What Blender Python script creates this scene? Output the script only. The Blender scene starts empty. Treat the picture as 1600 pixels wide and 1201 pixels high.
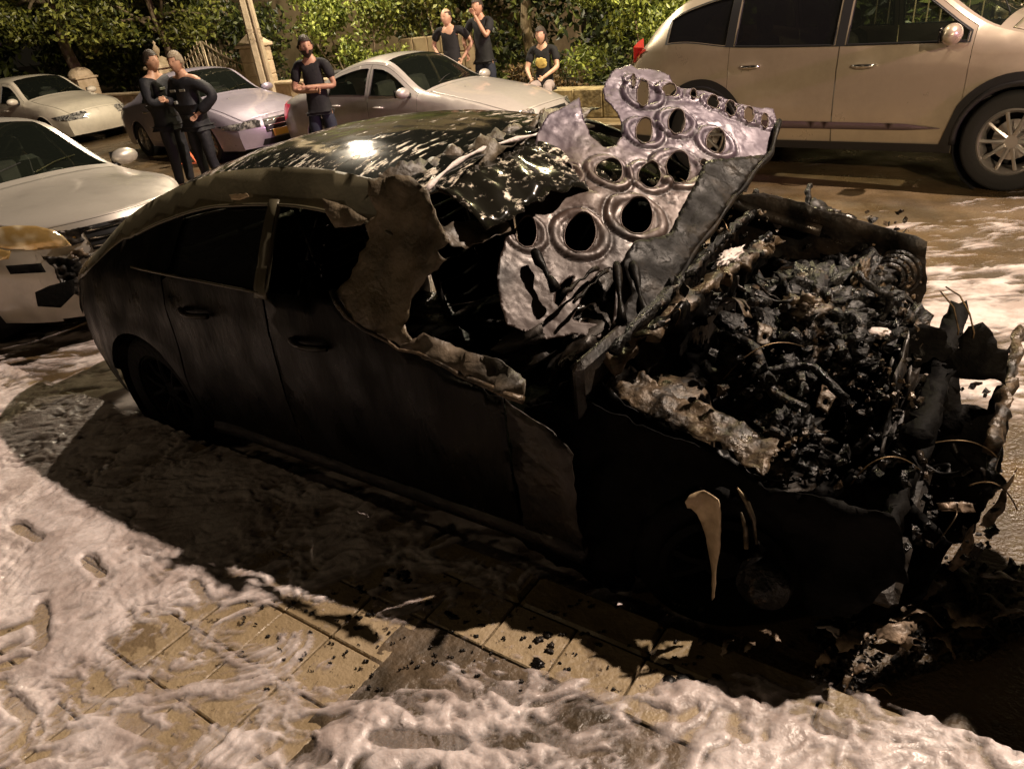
import bpy, bmesh, math, random
import numpy as np
from mathutils import Vector, Matrix, noise
from mathutils.geometry import delaunay_2d_cdt
random.seed(7); rng = np.random.default_rng(7)
PI = math.pi; R = math.radians
scene = bpy.context.scene; COL = scene.collection

# ------------------------------------------------------------ camera, world, lamps, exposure
# street frame: X runs along the street (the way the cars face), Y across it, Z up; road surface z = 0
FPX, PITCH, ROLL, YAW, CAMP = 1122.0, R(28.25), R(6.93), R(37.07), Vector((3.16, -2.41, 1.896))
_f0 = Vector((-math.sin(YAW), math.cos(YAW), 0)); _r0 = Vector((math.cos(YAW), math.sin(YAW), 0))
FWD = _f0 * math.cos(PITCH) - Vector((0, 0, 1)) * math.sin(PITCH)
_u0 = _f0 * math.sin(PITCH) + Vector((0, 0, 1)) * math.cos(PITCH)
UP = _u0 * math.cos(ROLL) + _r0 * math.sin(ROLL); RT = _r0 * math.cos(ROLL) - _u0 * math.sin(ROLL)
cam_d = bpy.data.cameras.new('Camera'); cam = bpy.data.objects.new('Camera', cam_d); COL.objects.link(cam)
cam_d.sensor_width = 36; cam_d.lens = 36 * FPX / 1600; cam_d.clip_start = .02; cam_d.clip_end = 800
m4 = Matrix((RT, UP, -FWD)).transposed().to_4x4(); m4.translation = CAMP; cam.matrix_world = m4
scene.camera = cam
world = bpy.data.worlds.new('World'); scene.world = world; world.use_nodes = True
bg = world.node_tree.nodes['Background']
sky = world.node_tree.nodes.new('ShaderNodeTexSky'); sky.sky_type = 'NISHITA'; sky.sun_disc = False
sky.sun_elevation = R(-4); sky.sun_rotation = R(200)
mixw = world.node_tree.nodes.new('ShaderNodeMix'); mixw.data_type = 'RGBA'; mixw.inputs['Factor'].default_value = .93
world.node_tree.links.new(sky.outputs[0], mixw.inputs[6]); mixw.inputs[7].default_value = (.34, .27, .17, 1)   # night sky with city glow
world.node_tree.links.new(mixw.outputs[2], bg.inputs[0]); bg.inputs[1].default_value = .022

def lamp(name, kind, loc, power, color, radius=.12, aim=None, cone=None, blend=.3):
    d = bpy.data.lights.new(name, kind); o = bpy.data.objects.new(name, d); COL.objects.link(o)
    o.location = loc; d.energy = power; d.color = color; d.shadow_soft_size = radius
    if aim is not None:
        o.rotation_euler = (Vector(aim) - Vector(loc)).to_track_quat('-Z', 'Y').to_euler()
    if cone: d.spot_size = R(cone); d.spot_blend = blend
    return o
SOD = (1.0, .70, .42)
lamp('street_and_fill_light', 'POINT', (1.0 + .60 * 10.5, -.3 + .62 * 10.5, 1.4 + 10.5), 13500, (1.0, .80, .64), .12)
lamp('truck_work_light', 'SPOT', (10.5, -7.4, 5.4), 5200, (1.0, .74, .48), .10, aim=(2.3, 5.6, 1.3), cone=33, blend=.4)
lamp('emergency_beacon_light', 'SPOT', (9.5, 3.4, 3.1), 1500, (1.0, .40, .75), .10, aim=(-3.0, 5.8, 1.0), cone=26, blend=.6)
lamp('street_and_fill_light', 'POINT', (-8.0, 7.4, 7.0), 2500, (1.0, .84, .62), .12)
lamp('street_and_fill_light', 'POINT', (-.6, 7.6, 6.0), 750, (1.0, .85, .45), .12)
lamp('street_and_fill_light', 'POINT', (-3.5, -13, 8.5), 300, (1.0, .74, .45), .3)  # soft fill lamp added behind the camera
scene.view_settings.view_transform = 'Standard'; scene.view_settings.look = 'None'
scene.view_settings.exposure = 0.12; scene.view_settings.gamma = 1
scene.render.engine = 'CYCLES'

def at(px, py, ax, val):
    """point where the line of sight of a photo pixel meets the plane X, Y or Z = val"""
    d = FWD * FPX + RT * (px - 800) - UP * (py - 600.5)
    i = 'xyz'.index(ax); t = (val - CAMP[i]) / d[i]
    return CAMP + d * t

# ------------------------------------------------------------ materials
def mat(name, col, rough=.5, metal=0, var=.0, vscale=4, col2=None, bump=0, bscale=20, rvar=0, coat=0, emis=None, island=False,
        stretch=None, ramp=(.4, .6), spec=.5, detail=5):
    m = bpy.data.materials.new(name); m.use_nodes = True; nt = m.node_tree; N = nt.nodes; L = nt.links
    b = N['Principled BSDF']; b.inputs['Base Color'].default_value = (*col, 1); b.inputs['Roughness'].default_value = rough
    b.inputs['Metallic'].default_value = metal; b.inputs['Coat Weight'].default_value = coat
    b.inputs['Specular IOR Level'].default_value = spec
    tc = N.new('ShaderNodeTexCoord'); mp = N.new('ShaderNodeMapping'); L.new(tc.outputs['Object'], mp.inputs[0])
    if stretch: mp.inputs['Scale'].default_value = stretch
    if col2 is not None:
        r = N.new('ShaderNodeValToRGB'); r.color_ramp.elements[0].position, r.color_ramp.elements[1].position = ramp
        r.color_ramp.elements[0].color = (*col, 1); r.color_ramp.elements[1].color = (*col2, 1)
        if island:
            g = N.new('ShaderNodeNewGeometry'); L.new(g.outputs['Random Per Island'], r.inputs[0])
        else:
            n = N.new('ShaderNodeTexNoise'); n.inputs['Scale'].default_value = vscale; n.inputs['Detail'].default_value = detail
            n.inputs['Roughness'].default_value = .65; L.new(mp.outputs[0], n.inputs[0]); L.new(n.outputs[0], r.inputs[0])
        L.new(r.outputs[0], b.inputs['Base Color'])
    if rvar:
        n2 = N.new('ShaderNodeTexNoise'); n2.inputs['Scale'].default_value = vscale * 1.7; n2.inputs['Detail'].default_value = 6
        L.new(mp.outputs[0], n2.inputs[0]); mr = N.new('ShaderNodeMapRange'); L.new(n2.outputs[0], mr.inputs[0])
        mr.inputs[1].default_value = .35; mr.inputs[2].default_value = .65
        mr.inputs[3].default_value = max(.03, rough - rvar); mr.inputs[4].default_value = min(1, rough + rvar); L.new(mr.outputs[0], b.inputs['Roughness'])
    if bump:
        n3 = N.new('ShaderNodeTexNoise'); n3.inputs['Scale'].default_value = bscale; n3.inputs['Detail'].default_value = 6
        L.new(mp.outputs[0], n3.inputs[0]); bp = N.new('ShaderNodeBump'); bp.inputs['Strength'].default_value = min(1, bump)
        bp.inputs['Distance'].default_value = .02 * max(1, bump); L.new(n3.outputs[0], bp.inputs['Height']); L.new(bp.outputs[0], b.inputs['Normal'])
    if emis: b.inputs['Emission Color'].default_value = (*emis[:3], 1); b.inputs['Emission Strength'].default_value = emis[3]
    return m

def paint(name, col, metal=.55, rough=.32):
    m = mat(name, col, rough, metal, bump=.02, bscale=400, coat=.8)
    nt = m.node_tree; N = nt.nodes; L = nt.links; b = N['Principled BSDF']; b.inputs['Coat Roughness'].default_value = .06
    n = N.new('ShaderNodeTexNoise'); n.inputs['Scale'].default_value = 3; n.inputs['Detail'].default_value = 8; n.inputs['Roughness'].default_value = .7
    tc = N.new('ShaderNodeTexCoord'); L.new(tc.outputs['Object'], n.inputs[0])
    mr = N.new('ShaderNodeMapRange'); L.new(n.outputs[0], mr.inputs[0]); mr.inputs[1].default_value = .3; mr.inputs[2].default_value = .75
    mr.inputs[3].default_value = rough - .06; mr.inputs[4].default_value = rough + .22; L.new(mr.outputs[0], b.inputs['Roughness'])
    mx = N.new('ShaderNodeMix'); mx.data_type = 'RGBA'; mx.inputs[6].default_value = (*col, 1); mx.inputs[7].default_value = (*[c * .72 for c in col], 1)
    r2 = N.new('ShaderNodeMapRange'); L.new(n.outputs[0], r2.inputs[0]); r2.inputs[1].default_value = .45; r2.inputs[2].default_value = .8
    L.new(r2.outputs[0], mx.inputs[0]); L.new(mx.outputs[2], b.inputs['Base Color'])
    return m

def glassmat(name, tint=(.02, .025, .02), tr=.45):
    m = bpy.data.materials.new(name); m.use_nodes = True; nt = m.node_tree; N = nt.nodes; L = nt.links
    b = N['Principled BSDF']; b.inputs['Base Color'].default_value = (*tint, 1); b.inputs['Roughness'].default_value = .03
    t = N.new('ShaderNodeBsdfTransparent'); t.inputs[0].default_value = (.75, .82, .72, 1); mx = N.new('ShaderNodeMixShader')
    fr = N.new('ShaderNodeFresnel'); fr.inputs[0].default_value = 1.5
    ma = N.new('ShaderNodeMath'); ma.operation = 'MAXIMUM'; ma.inputs[1].default_value = 1 - tr; L.new(fr.outputs[0], ma.inputs[0])
    L.new(ma.outputs[0], mx.inputs[0]); L.new(t.outputs[0], mx.inputs[1]); L.new(b.outputs[0], mx.inputs[2])
    L.new(mx.outputs[0], N['Material Output'].inputs[0]); return m

M = {}
M['char'] = mat('charred_metal', (.004, .0035, .003), .45, .3, col2=(.022, .016, .011), vscale=5, bump=.35, bscale=30, rvar=.22)
M['charpanel'] = mat('scorched_paint', (.0012, .0011, .0011), .38, .0, col2=(.009, .007, .0045), vscale=3.2, ramp=(.45, .75), bump=.12, bscale=30, rvar=.16, stretch=(1.6, 1.6, .7), spec=.11)
M['soot'] = mat('black_soot', (.0012, .0011, .001), .7, col2=(.003, .0025, .002), vscale=9, bump=.4, bscale=30, spec=.08)
M['rail'] = mat('burnt_roof_rail', (.065, .057, .036), .34, .2, col2=(.12, .104, .064), vscale=1.6, bump=.05, bscale=60, rvar=.12)
M['engine'] = mat('burnt_engine_parts', (.004, .0035, .003), .42, .35, col2=(.085, .055, .030), vscale=11, ramp=(.56, .72), bump=.9, bscale=38, rvar=.22)
M['ashmetal'] = mat('ash_coated_metal', (.012, .009, .006), .45, .2, col2=(.105, .072, .042), vscale=9, bump=.5, bscale=45, rvar=.2)
M['hood'] = mat('heat_stained_steel', (.062, .037, .026), .46, .22, col2=(.088, .058, .049), vscale=7, bump=.10, bscale=30, rvar=.12)
def _hood():                                            # soot blotches, shade painted into grooves round the openings, violet heat tint on the free edge
    nt = M['hood'].node_tree; N = nt.nodes; L = nt.links; b = N['Principled BSDF']; src = b.inputs['Base Color'].links[0].from_socket
    for an, c, f in (('tint', (.062, .043, .074), .8), ('sooty', (.012, .009, .008), .9)):
        a = N.new('ShaderNodeAttribute'); a.attribute_name = an; mu = N.new('ShaderNodeMath'); mu.operation = 'MULTIPLY'; mu.use_clamp = True; L.new(a.outputs['Fac'], mu.inputs[0]); mu.inputs[1].default_value = f
        mx = N.new('ShaderNodeMix'); mx.data_type = 'RGBA'; L.new(mu.outputs[0], mx.inputs[0]); L.new(src, mx.inputs[6]); mx.inputs[7].default_value = (*c, 1); src = mx.outputs[2]
    L.new(src, b.inputs['Base Color'])
_hood()
M['hooddark'] = mat('sooty_steel', (.006, .005, .004), .5, .05, col2=(.045, .031, .018), vscale=6, ramp=(.5, .8), spec=.1, bump=.3, bscale=30, rvar=.15)
M['melt'] = mat('scorched_laminate', (.060, .046, .027), .5, 0, col2=(.15, .115, .072), vscale=4.5, bump=.35, bscale=55, rvar=.1)
M['palesliver'] = mat('pale_sliver', (.34, .25, .15), .5, .2, col2=(.55, .42, .27), vscale=9, bump=.2, bscale=40)
M['meltdark'] = mat('sooted_laminate', (.03, .025, .018), .5, 0, col2=(.15, .115, .08), vscale=3, bump=.3, bscale=45)
M['rubber'] = mat('tyre_rubber', (.012, .012, .012), .75, bump=.1, bscale=60)
M['rim'] = mat('alloy_rim', (.50, .48, .46), .32, .85, bump=.02)
M['burntrim'] = mat('burnt_rim', (.05, .04, .028), .4, .7, col2=(.30, .22, .12), vscale=4, bump=.2, bscale=40)
M['black'] = mat('black_plastic', (.012, .012, .013), .45, bump=.05, bscale=90)
M['inside'] = mat('car_interior', (.035, .033, .030), .8, col2=(.06, .055, .048), vscale=6)
M['glass'] = glassmat('window_glass', tr=.72)
M['glassdark'] = glassmat('tinted_glass', (.008, .008, .009), .12)
M['lampglass'] = mat('headlight_lens', (.55, .36, .13), .12, .6, col2=(.95, .80, .52), vscale=9, ramp=(.40, .62), bump=.25, bscale=14, coat=1, detail=1)
M['headlight'] = mat('clear_headlight', (.10, .10, .10), .10, .6, col2=(.8, .78, .72), vscale=16, ramp=(.45, .6), coat=1)
M['chrome'] = mat('chrome_trim', (.7, .68, .65), .15, 1)
M['red'] = mat('red_lens', (.55, .02, .02), .15, 0, coat=1)
M['redlit'] = mat('red_tail_lens', (.75, .05, .08), .2, 0, coat=1, emis=(1, .06, .12, .35))
M['plate'] = mat('number_plate', (.75, .50, .08), .4)
M['beige'] = paint('beige_paint', (.44, .375, .285), .45, .30)
M['silver'] = paint('silver_paint', (.56, .52, .47), .5, .34)
M['silver2'] = paint('pale_silver_paint', (.56, .52, .50), .35, .32)
M['lavender'] = paint('lavender_silver_paint', (.42, .38, .46), .4, .32)
M['white'] = paint('off_white_paint', (.62, .57, .46), .05, .4)
M['skin'] = mat('skin', (.52, .30, .20), .5, col2=(.42, .23, .15), vscale=14)
M['skinlight'] = mat('pale_skin', (.62, .40, .28), .5, col2=(.52, .30, .20), vscale=14)
M['hair'] = mat('dark_hair', (.03, .02, .012), .6, bump=.6, bscale=90)
M['hairgrey'] = mat('grey_hair', (.24, .19, .13), .6, bump=.6, bscale=90)
M['tee'] = mat('black_cotton', (.012, .012, .014), .85, bump=.3, bscale=25)
M['jeans'] = mat('dark_denim', (.016, .020, .038), .8, bump=.3, bscale=30)
M['uniform'] = mat('navy_uniform', (.010, .011, .016), .7, bump=.4, bscale=22)
M['reflect'] = mat('reflective_tape', (.40, .42, .38), .3, .3)
M['greytrouser'] = mat('light_trousers', (.36, .30, .29), .8, bump=.3, bscale=25)
M['yellowtop'] = mat('yellow_print', (.55, .42, .12), .8)
M['shoe'] = mat('black_shoe', (.012, .01, .01), .5)
M['stone'] = mat('dressed_stone', (.42, .33, .20), .8, col2=(.58, .47, .31), vscale=5, bump=.4, bscale=30)
M['oldstone'] = mat('rough_stone', (.20, .16, .08), .85, col2=(.42, .34, .17), vscale=6, bump=.7, bscale=18)
M['concrete'] = mat('pole_concrete', (.42, .35, .23), .85, col2=(.56, .47, .32), vscale=5, bump=.3, bscale=40)
M['iron'] = mat('wrought_iron', (.42, .34, .22), .5, .4, bump=.2)
M['bark'] = mat('tree_bark', (.12, .095, .055), .9, col2=(.28, .22, .13), vscale=9, bump=.9, bscale=18, stretch=(1, 1, .3))
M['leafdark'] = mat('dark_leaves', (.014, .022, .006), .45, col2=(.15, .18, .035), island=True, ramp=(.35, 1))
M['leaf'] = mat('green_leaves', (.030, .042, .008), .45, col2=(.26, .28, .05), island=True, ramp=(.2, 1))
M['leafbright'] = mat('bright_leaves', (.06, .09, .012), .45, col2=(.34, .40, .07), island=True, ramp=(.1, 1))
M['leafdry'] = mat('dry_plants', (.05, .035, .012), .7, col2=(.22, .14, .05), island=True, ramp=(.2, 1))
M['housewall'] = mat('house_render', (.23, .175, .095), .9, col2=(.30, .235, .13), vscale=3, bump=.2, bscale=40)
M['darkwood'] = mat('dark_wood', (.015, .011, .008), .7, bump=.3, bscale=20, stretch=(4, 4, .4))
M['triangle'] = mat('warning_red', (.70, .17, .08), .4, emis=(1, .25, .1, .05))
M['wire'] = mat('burnt_wire', (.05, .035, .02), .4, .7, col2=(.22, .15, .08), vscale=14)
M['shard'] = mat('broken_plastic', (.05, .035, .022), .45, .1, col2=(.38, .28, .20), vscale=7, bump=.4, bscale=30)
M['foamlump'] = mat('foam_white', (.62, .53, .50), .55, col2=(.72, .64, .60), vscale=12, bump=.4, bscale=45)

# ------------------------------------------------------------ object helpers
def tag(o, label=None, cat=None, group=None, kind=None):
    if label: o['label'] = label
    if cat: o['category'] = cat
    if group: o['group'] = group
    if kind: o['kind'] = kind
    return o
def thing(name, label, cat, loc=(0, 0, 0), rz=0, group=None):
    o = bpy.data.objects.new(name, None); COL.objects.link(o); o.location = loc; o.rotation_euler = (0, 0, rz)
    o.empty_display_size = .2
    return tag(o, label, cat, group)
def link(name, me, m, parent=None, smooth=True):
    ms = m if isinstance(m, (list, tuple)) else [m]
    for q in ms: me.materials.append(M[q] if isinstance(q, str) else q)
    if smooth: me.polygons.foreach_set('use_smooth', [True] * len(me.polygons))
    o = bpy.data.objects.new(name, me); COL.objects.link(o)
    if parent: o.parent = parent
    return o
class MB:
    def __init__(s): s.v = []; s.f = []
    def add(s, vs, fs):
        n = len(s.v); s.v += [tuple(p) for p in vs]; s.f += [tuple(i + n for i in f) for f in fs]; return s
    def box(s, c, d, rot=None, taper=1, bev=0):
        """box centre c, size d, optional rotation matrix, chamfered vertical edges when bev"""
        hx, hy, hz = d[0] / 2, d[1] / 2, d[2] / 2
        if bev:
            b = min(bev, hx * .9, hy * .9)
            ring = [(hx - b, -hy), (hx, -hy + b), (hx, hy - b), (hx - b, hy), (-hx + b, hy), (-hx, hy - b), (-hx, -hy + b), (-hx + b, -hy)]
        else: ring = [(hx, -hy), (hx, hy), (-hx, hy), (-hx, -hy)]
        k = len(ring); b2 = min(bev, hz * .9)
        lv = [(-hz, 1, b2), (-hz + b2, 1, 0), (hz - b2, taper, 0), (hz, taper, b2)] if bev else [(-hz, 1, 0), (hz, taper, 0)]
        vs = []
        for z, t, ins in lv:
            for x, y in ring: vs.append(Vector((x * t * (1 - ins / hx), y * t * (1 - ins / hy), z)))
        if rot is not None: vs = [rot @ p for p in vs]
        vs = [p + Vector(c) for p in vs]
        fs = []
        for l in range(len(lv) - 1):
            for i in range(k): a = l * k + i; bb = l * k + (i + 1) % k; fs.append((a, bb, bb + k, a + k))
        fs.append(tuple(range(k))[::-1]); fs.append(tuple(range((len(lv) - 1) * k, len(lv) * k)))
        return s.add(vs, fs)
    def tube(s, pts, rad, n=8, cap=True):
        pts = [Vector(p) for p in pts]; rs = rad if isinstance(rad, (list, tuple)) else [rad] * len(pts)
        vs = []; fs = []; prev = None
        for i, p in enumerate(pts):
            t = (pts[min(i + 1, len(pts) - 1)] - pts[max(i - 1, 0)])
            if t.length < 1e-9: t = Vector((0, 0, 1))
            t.normalize()
            if prev is None: a = t.orthogonal().normalized()
            else:
                a = prev - t * prev.dot(t)
                if a.length < 1e-6: a = t.orthogonal()
                a.normalize()
            prev = a; b = t.cross(a)
            for j in range(n):
                th = 2 * PI * j / n; vs.append(p + (a * math.cos(th) + b * math.sin(th)) * rs[i])
        for i in range(len(pts) - 1):
            for j in range(n): q = i * n + j; w = i * n + (j + 1) % n; fs.append((q, w, w + n, q + n))
        if cap: fs.append(tuple(range(n))[::-1]); fs.append(tuple(range((len(pts) - 1) * n, len(pts) * n)))
        return s.add(vs, fs)
    def lathe(s, prof, n=32, c=(0, 0, 0), axis='y', closed=False):
        """prof: list of (radius, offset along axis)"""
        vs = []; fs = []; c = Vector(c)
        for r, o in prof:
            for j in range(n):
                th = 2 * PI * j / n; u, w = r * math.cos(th), r * math.sin(th)
                vs.append(c + Vector({'y': (u, o, w), 'z': (u, w, o), 'x': (o, u, w)}[axis]))
        k = len(prof)
        for i in range(k if closed else k - 1):
            for j in range(n):
                a = i * n + j; b = i * n + (j + 1) % n; i2 = (i + 1) % k
                fs.append((a, b, i2 * n + (j + 1) % n, i2 * n + j))
        return s.add(vs, fs)
    def blob(s, c, d, seed=0, amp=.25, freq=1.0, lev=2, rot=None, rough=.5):
        bm = bmesh.new(); bmesh.ops.create_icosphere(bm, subdivisions=lev, radius=1)
        vs = []
        for v in bm.verts:
            p = v.co.copy(); n = noise.fractal(p * freq + Vector((seed * 3.1, seed * 1.7, seed)), rough, 2, 3)
            p = p * (1 + amp * n); p = Vector((p.x * d[0], p.y * d[1], p.z * d[2]))
            if rot is not None: p = rot @ p
            vs.append(p + Vector(c))
        fs = [tuple(v.index for v in f.verts) for f in bm.faces]; bm.free()
        return s.add(vs, fs)
    def build(s, name, m, parent=None, smooth=False, auto=None):
        me = bpy.data.meshes.new(name); me.from_pydata(s.v, [], s.f); me.update()
        o = link(name, me, m, parent, smooth)
        if auto is not None:
            bm = bmesh.new(); bm.from_mesh(me); bmesh.ops.recalc_face_normals(bm, faces=bm.faces); bm.to_mesh(me); bm.free()
            me.polygons.foreach_set('use_smooth', [True] * len(me.polygons)); me.set_sharp_from_angle(angle=R(auto))
        return o

def chaikin(pts, k=2):
    for _ in range(k): pts = [pts[0]] + [q for i in range(len(pts) - 1) for q in (pts[i].lerp(pts[i + 1], .25), pts[i].lerp(pts[i + 1], .75))] + [pts[-1]]
    return pts
def inpoly(P, poly):
    P = np.asarray(P, float); poly = np.asarray(poly, float); x, y = P[:, 0], P[:, 1]; c = np.zeros(len(P), bool)
    j = len(poly) - 1
    for i in range(len(poly)):
        xi, yi = poly[i]; xj, yj = poly[j]
        k = ((yi > y) != (yj > y)) & (x < (xj - xi) * (y - yi) / ((yj - yi) if yj != yi else 1e-12) + xi); c ^= k; j = i
    return c
def resample(poly, step):
    out = []
    for i in range(len(poly)):
        a = np.array(poly[i], float); b = np.array(poly[(i + 1) % len(poly)], float); n = max(1, int(round(np.linalg.norm(b - a) / step)))
        for k in range(n): out.append(tuple(a + (b - a) * k / n))
    return out
def rough_poly(poly, step, amp, seed=0):
    out = []
    rp = resample(poly, step); n = len(rp)
    for i, p in enumerate(rp):
        a = np.array(rp[i - 1]); b = np.array(rp[(i + 1) % n]); t = b - a; L_ = np.linalg.norm(t) + 1e-9; nn = np.array([t[1], -t[0]]) / L_
        d = noise.fractal(Vector((p[0] / step * .35, p[1] / step * .35, seed * 5.3)), .7, 2, 4) * amp
        out.append((p[0] + nn[0] * d, p[1] + nn[1] * d))
    return out
def cdt(outline, holes, step, edge=None):
    """triangulate a 2-D outline with holes, with inner points every step"""
    edge = edge or step
    loops = [resample(outline, edge)] + [resample(h, edge) for h in holes]
    pts = []; edges = []
    for lp in loops:
        n = len(pts); pts += lp; edges += [(n + i, n + (i + 1) % len(lp)) for i in range(len(lp))]
    o = np.array(outline); x0, y0 = o.min(0); x1, y1 = o.max(0)
    gx, gy = np.meshgrid(np.arange(x0 + step / 2, x1, step), np.arange(y0 + step / 2, y1, step))
    g = np.stack([gx.ravel(), gy.ravel()], 1)
    g = g + (rng.random(g.shape) - .5) * step * .1
    bp = np.array(pts)
    if len(g):
        k = inpoly(g, loops[0])
        for h in loops[1:]: k &= ~inpoly(g, h)
        g = g[k]
        if len(g):
            d = np.sqrt(((g[:, None, :] - bp[None]) ** 2).sum(2)).min(1) if len(g) * len(bp) < 6e7 else np.full(len(g), 9.)
            g = g[d > step * .45]
    allp = [Vector((float(p[0]), float(p[1]))) for p in pts] + [Vector((float(p[0]), float(p[1]))) for p in g]
    vo, eo, fo, *_ = delaunay_2d_cdt(allp, edges, [], 0, 1e-6)
    V = np.array([(v.x, v.y) for v in vo]); F = np.array([f for f in fo if len(f) == 3])
    cen = V[F].mean(1); k = inpoly(cen, loops[0])
    for h in loops[1:]: k &= ~inpoly(cen, h)
    return V, F[k]
def panel(name, outline, holes, fn, m, parent=None, step=.05, edge=None, flip=False, solid=0, smooth=True):
    V, F = cdt(outline, holes, step, edge)
    vs = [fn(float(a), float(b)) for a, b in V]; fs = [tuple(int(i) for i in (f[::-1] if flip else f)) for f in F]
    me = bpy.data.meshes.new(name); me.from_pydata([tuple(v) for v in vs], [], fs); me.update()
    o = link(name, me, m, parent, smooth)
    if solid:
        md = o.modifiers.new('thickness', 'SOLIDIFY'); md.thickness = solid; md.offset = 0
    return o
def merge(name, objs, m, parent=None):
    """join several freshly built panels of one part into one mesh"""
    mb = MB()
    for o in objs:
        me = o.data; mb.add([v.co for v in me.vertices], [tuple(p.vertices) for p in me.polygons])
        bpy.data.objects.remove(o); bpy.data.meshes.remove(me)
    return mb.build(name, m, parent, smooth=True)
def circle(cx, cy, r, n=24, ry=None):
    return [(cx + r * math.cos(2 * PI * i / n), cy + (ry or r) * math.sin(2 * PI * i / n)) for i in range(n)]
def pch(pts):
    xs = np.array([p[0] for p in pts], float); ys = np.array([p[1] for p in pts], float)
    h = np.diff(xs); d = np.diff(ys) / h; n = len(xs); mm = np.zeros(n)
    for i in range(1, n - 1):
        if d[i - 1] * d[i] > 0:
            w1 = 2 * h[i] + h[i - 1]; w2 = h[i] + 2 * h[i - 1]; mm[i] = (w1 + w2) / (w1 / d[i - 1] + w2 / d[i])
    mm[0], mm[-1] = d[0], d[-1]
    def f(x):
        x = min(max(x, xs[0]), xs[-1]); i = min(int(np.searchsorted(xs, x, side='right')) - 1, n - 2); i = max(i, 0)
        t = (x - xs[i]) / h[i]; t2, t3 = t * t, t * t * t
        return float(ys[i] * (2 * t3 - 3 * t2 + 1) + h[i] * mm[i] * (t3 - 2 * t2 + t) + ys[i + 1] * (-2 * t3 + 3 * t2) + h[i] * mm[i + 1] * (t3 - t2))
    return f

# ------------------------------------------------------------ car bodies
class Body:
    def __init__(s, zt, zr, zb, wr, wb, wm, xr, xf, zs=.2, zm=.55, axles=(0, 2.65), ra=.36, Bf=.12, Br=.08, nose=.10, tail=.06, tf=.15, tb=.13, zax=.32):
        s.zt, s.zr, s.zb, s.wr, s.wb = pch(zt), pch(zr), pch(zb), pch(wr), pch(wb)
        s.wm = wm; s.xr, s.xf = xr, xf; s.zs, s.zm = zs, zm; s.ax = axles; s.ra = ra; s.Bf, s.Br, s.nose, s.tail = Bf, Br, nose, tail
        s.tf, s.tb = tf, tb; s.zax = zax
    def tap(s, x):
        t = 1
        if x > s.xf - .8: t -= s.tf * ((x - s.xf + .8) / .8) ** 2.4
        if x < s.xr + .6: t -= s.tb * ((s.xr + .6 - x) / .6) ** 2.4
        return t
    def yside(s, x, z):
        zb, zr = s.zb(x), s.zr(x)
        if z < zb:
            if z > s.zm: k = (z - s.zm) / (zb - s.zm); y = s.wm - (s.wm - s.wb(x)) * k ** 2.2
            else: k = (s.zm - z) / (s.zm - s.zs + 1e-6); y = s.wm - .05 * k ** 2
            y += .007 * math.exp(-((z - zb + .16) / .03) ** 2)
            for a in s.ax:                                   # flared wheel arches
                d = math.hypot(x - a, z - s.zax); y += .016 * math.exp(-((d - s.ra - .02) / .07) ** 2)
        else:
            k = min(1, (z - zb) / (zr - zb + 1e-6)); y = s.wb(x) - (s.wb(x) - s.wr(x)) * (.8 * k + .2 * k ** 4)
        return y * s.tap(x)
    def S(s, sg, off=0):
        return lambda x, z: Vector((x, sg * (s.yside(x, z) + off), z))
    def _sh(s, u, t):
        k = max(0, 1 - abs(t) ** 2.4)
        rf = max(0, (u - (s.xf - 1.6)) / 1.6) ** 1.5 if u > s.xf - 1.6 else 0
        rb = max(0, ((s.xr + 1.0) - u) / 1.0) ** 1.5 if u < s.xr + 1.0 else 0
        return u + s.Bf * rf * k - s.Br * rb * k
    def T(s, off=0):
        def f(u, v):                                         # v = -1..1 of the half width
            w = s.wr(u) * s.tap(u); z = s.zt(u) - (s.zt(u) - s.zr(u)) * abs(v) ** 2.6
            return Vector((s._sh(u, v), v * w, z + off))
        return f
    def C(s, end, off=0):
        x0 = s.xf if end > 0 else s.xr; B = s.Bf if end > 0 else s.Br; ns = s.nose if end > 0 else s.tail
        zr = s.zr(x0); zt = s.zt(x0)
        def f(v, z):                                         # v = -1..1, z height at the side
            zz = min(z, zr); y = v * s.yside(x0, zz)
            k = (zr - z) / (zr - s.zs)
            nb = ns * math.sin(PI * min(1, max(0, k)) ** .7) * (1 if k < .85 else 1 - (k - .85) * 2)
            c = max(0, 1 - abs(v) ** 2.4); crown = (zt - zr) * (1 - abs(v) ** 2.6) * max(0, 1 - k * 2.5)
            return Vector((x0 + end * (c * (B + nb) + off), y, z + crown))
        return f
    def arch(s, x, extra=0):
        z = s.zs
        for a in s.ax:
            d = abs(x - a); r = s.ra + extra
            if d < r: z = max(z, s.zax + math.sqrt(r * r - d * d))
        return z
    def xs(s, a, b, n):
        """sample x from a to b with extra samples on arch edges"""
        L_ = set(np.linspace(a, b, n).tolist())
        for q in s.ax:
            for th in np.linspace(0, PI, 23):
                x = q + s.ra * math.cos(th)
                if min(a, b) < x < max(a, b): L_.add(x)
            for e in (q - s.ra - .001, q + s.ra + .001):
                if min(a, b) < e < max(a, b): L_.add(e)
        return sorted(L_, reverse=a > b)
    def low(s, x, extra=0, z0=None):
        return max(z0 if z0 is not None else s.zs, s.arch(x, extra))
    def door(s, xa, xb, z0=.30, gap=0, lean=(0, 0), top=.035):
        lo = [(x, s.low(x, .035 - gap, z0 - gap)) for x in s.xs(xa - gap, xb + gap, 14)]
        up = [(x, s.zr(x) - top + gap) for x in np.linspace(xb + gap, xa - gap, 14)]
        return lo + up
    def window(s, xa, xb, lo=.02, up=.085, a=0):
        X = [x for x in np.linspace(xa, xb, 24) if (s.zr(x) - up + a) - (s.zb(x) + lo - a) > .015]
        X[0] -= a; X[-1] += a
        return [(x, s.zb(x) + lo - a) for x in X] + [(x, s.zr(x) - up + a) for x in X[::-1]]

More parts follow.
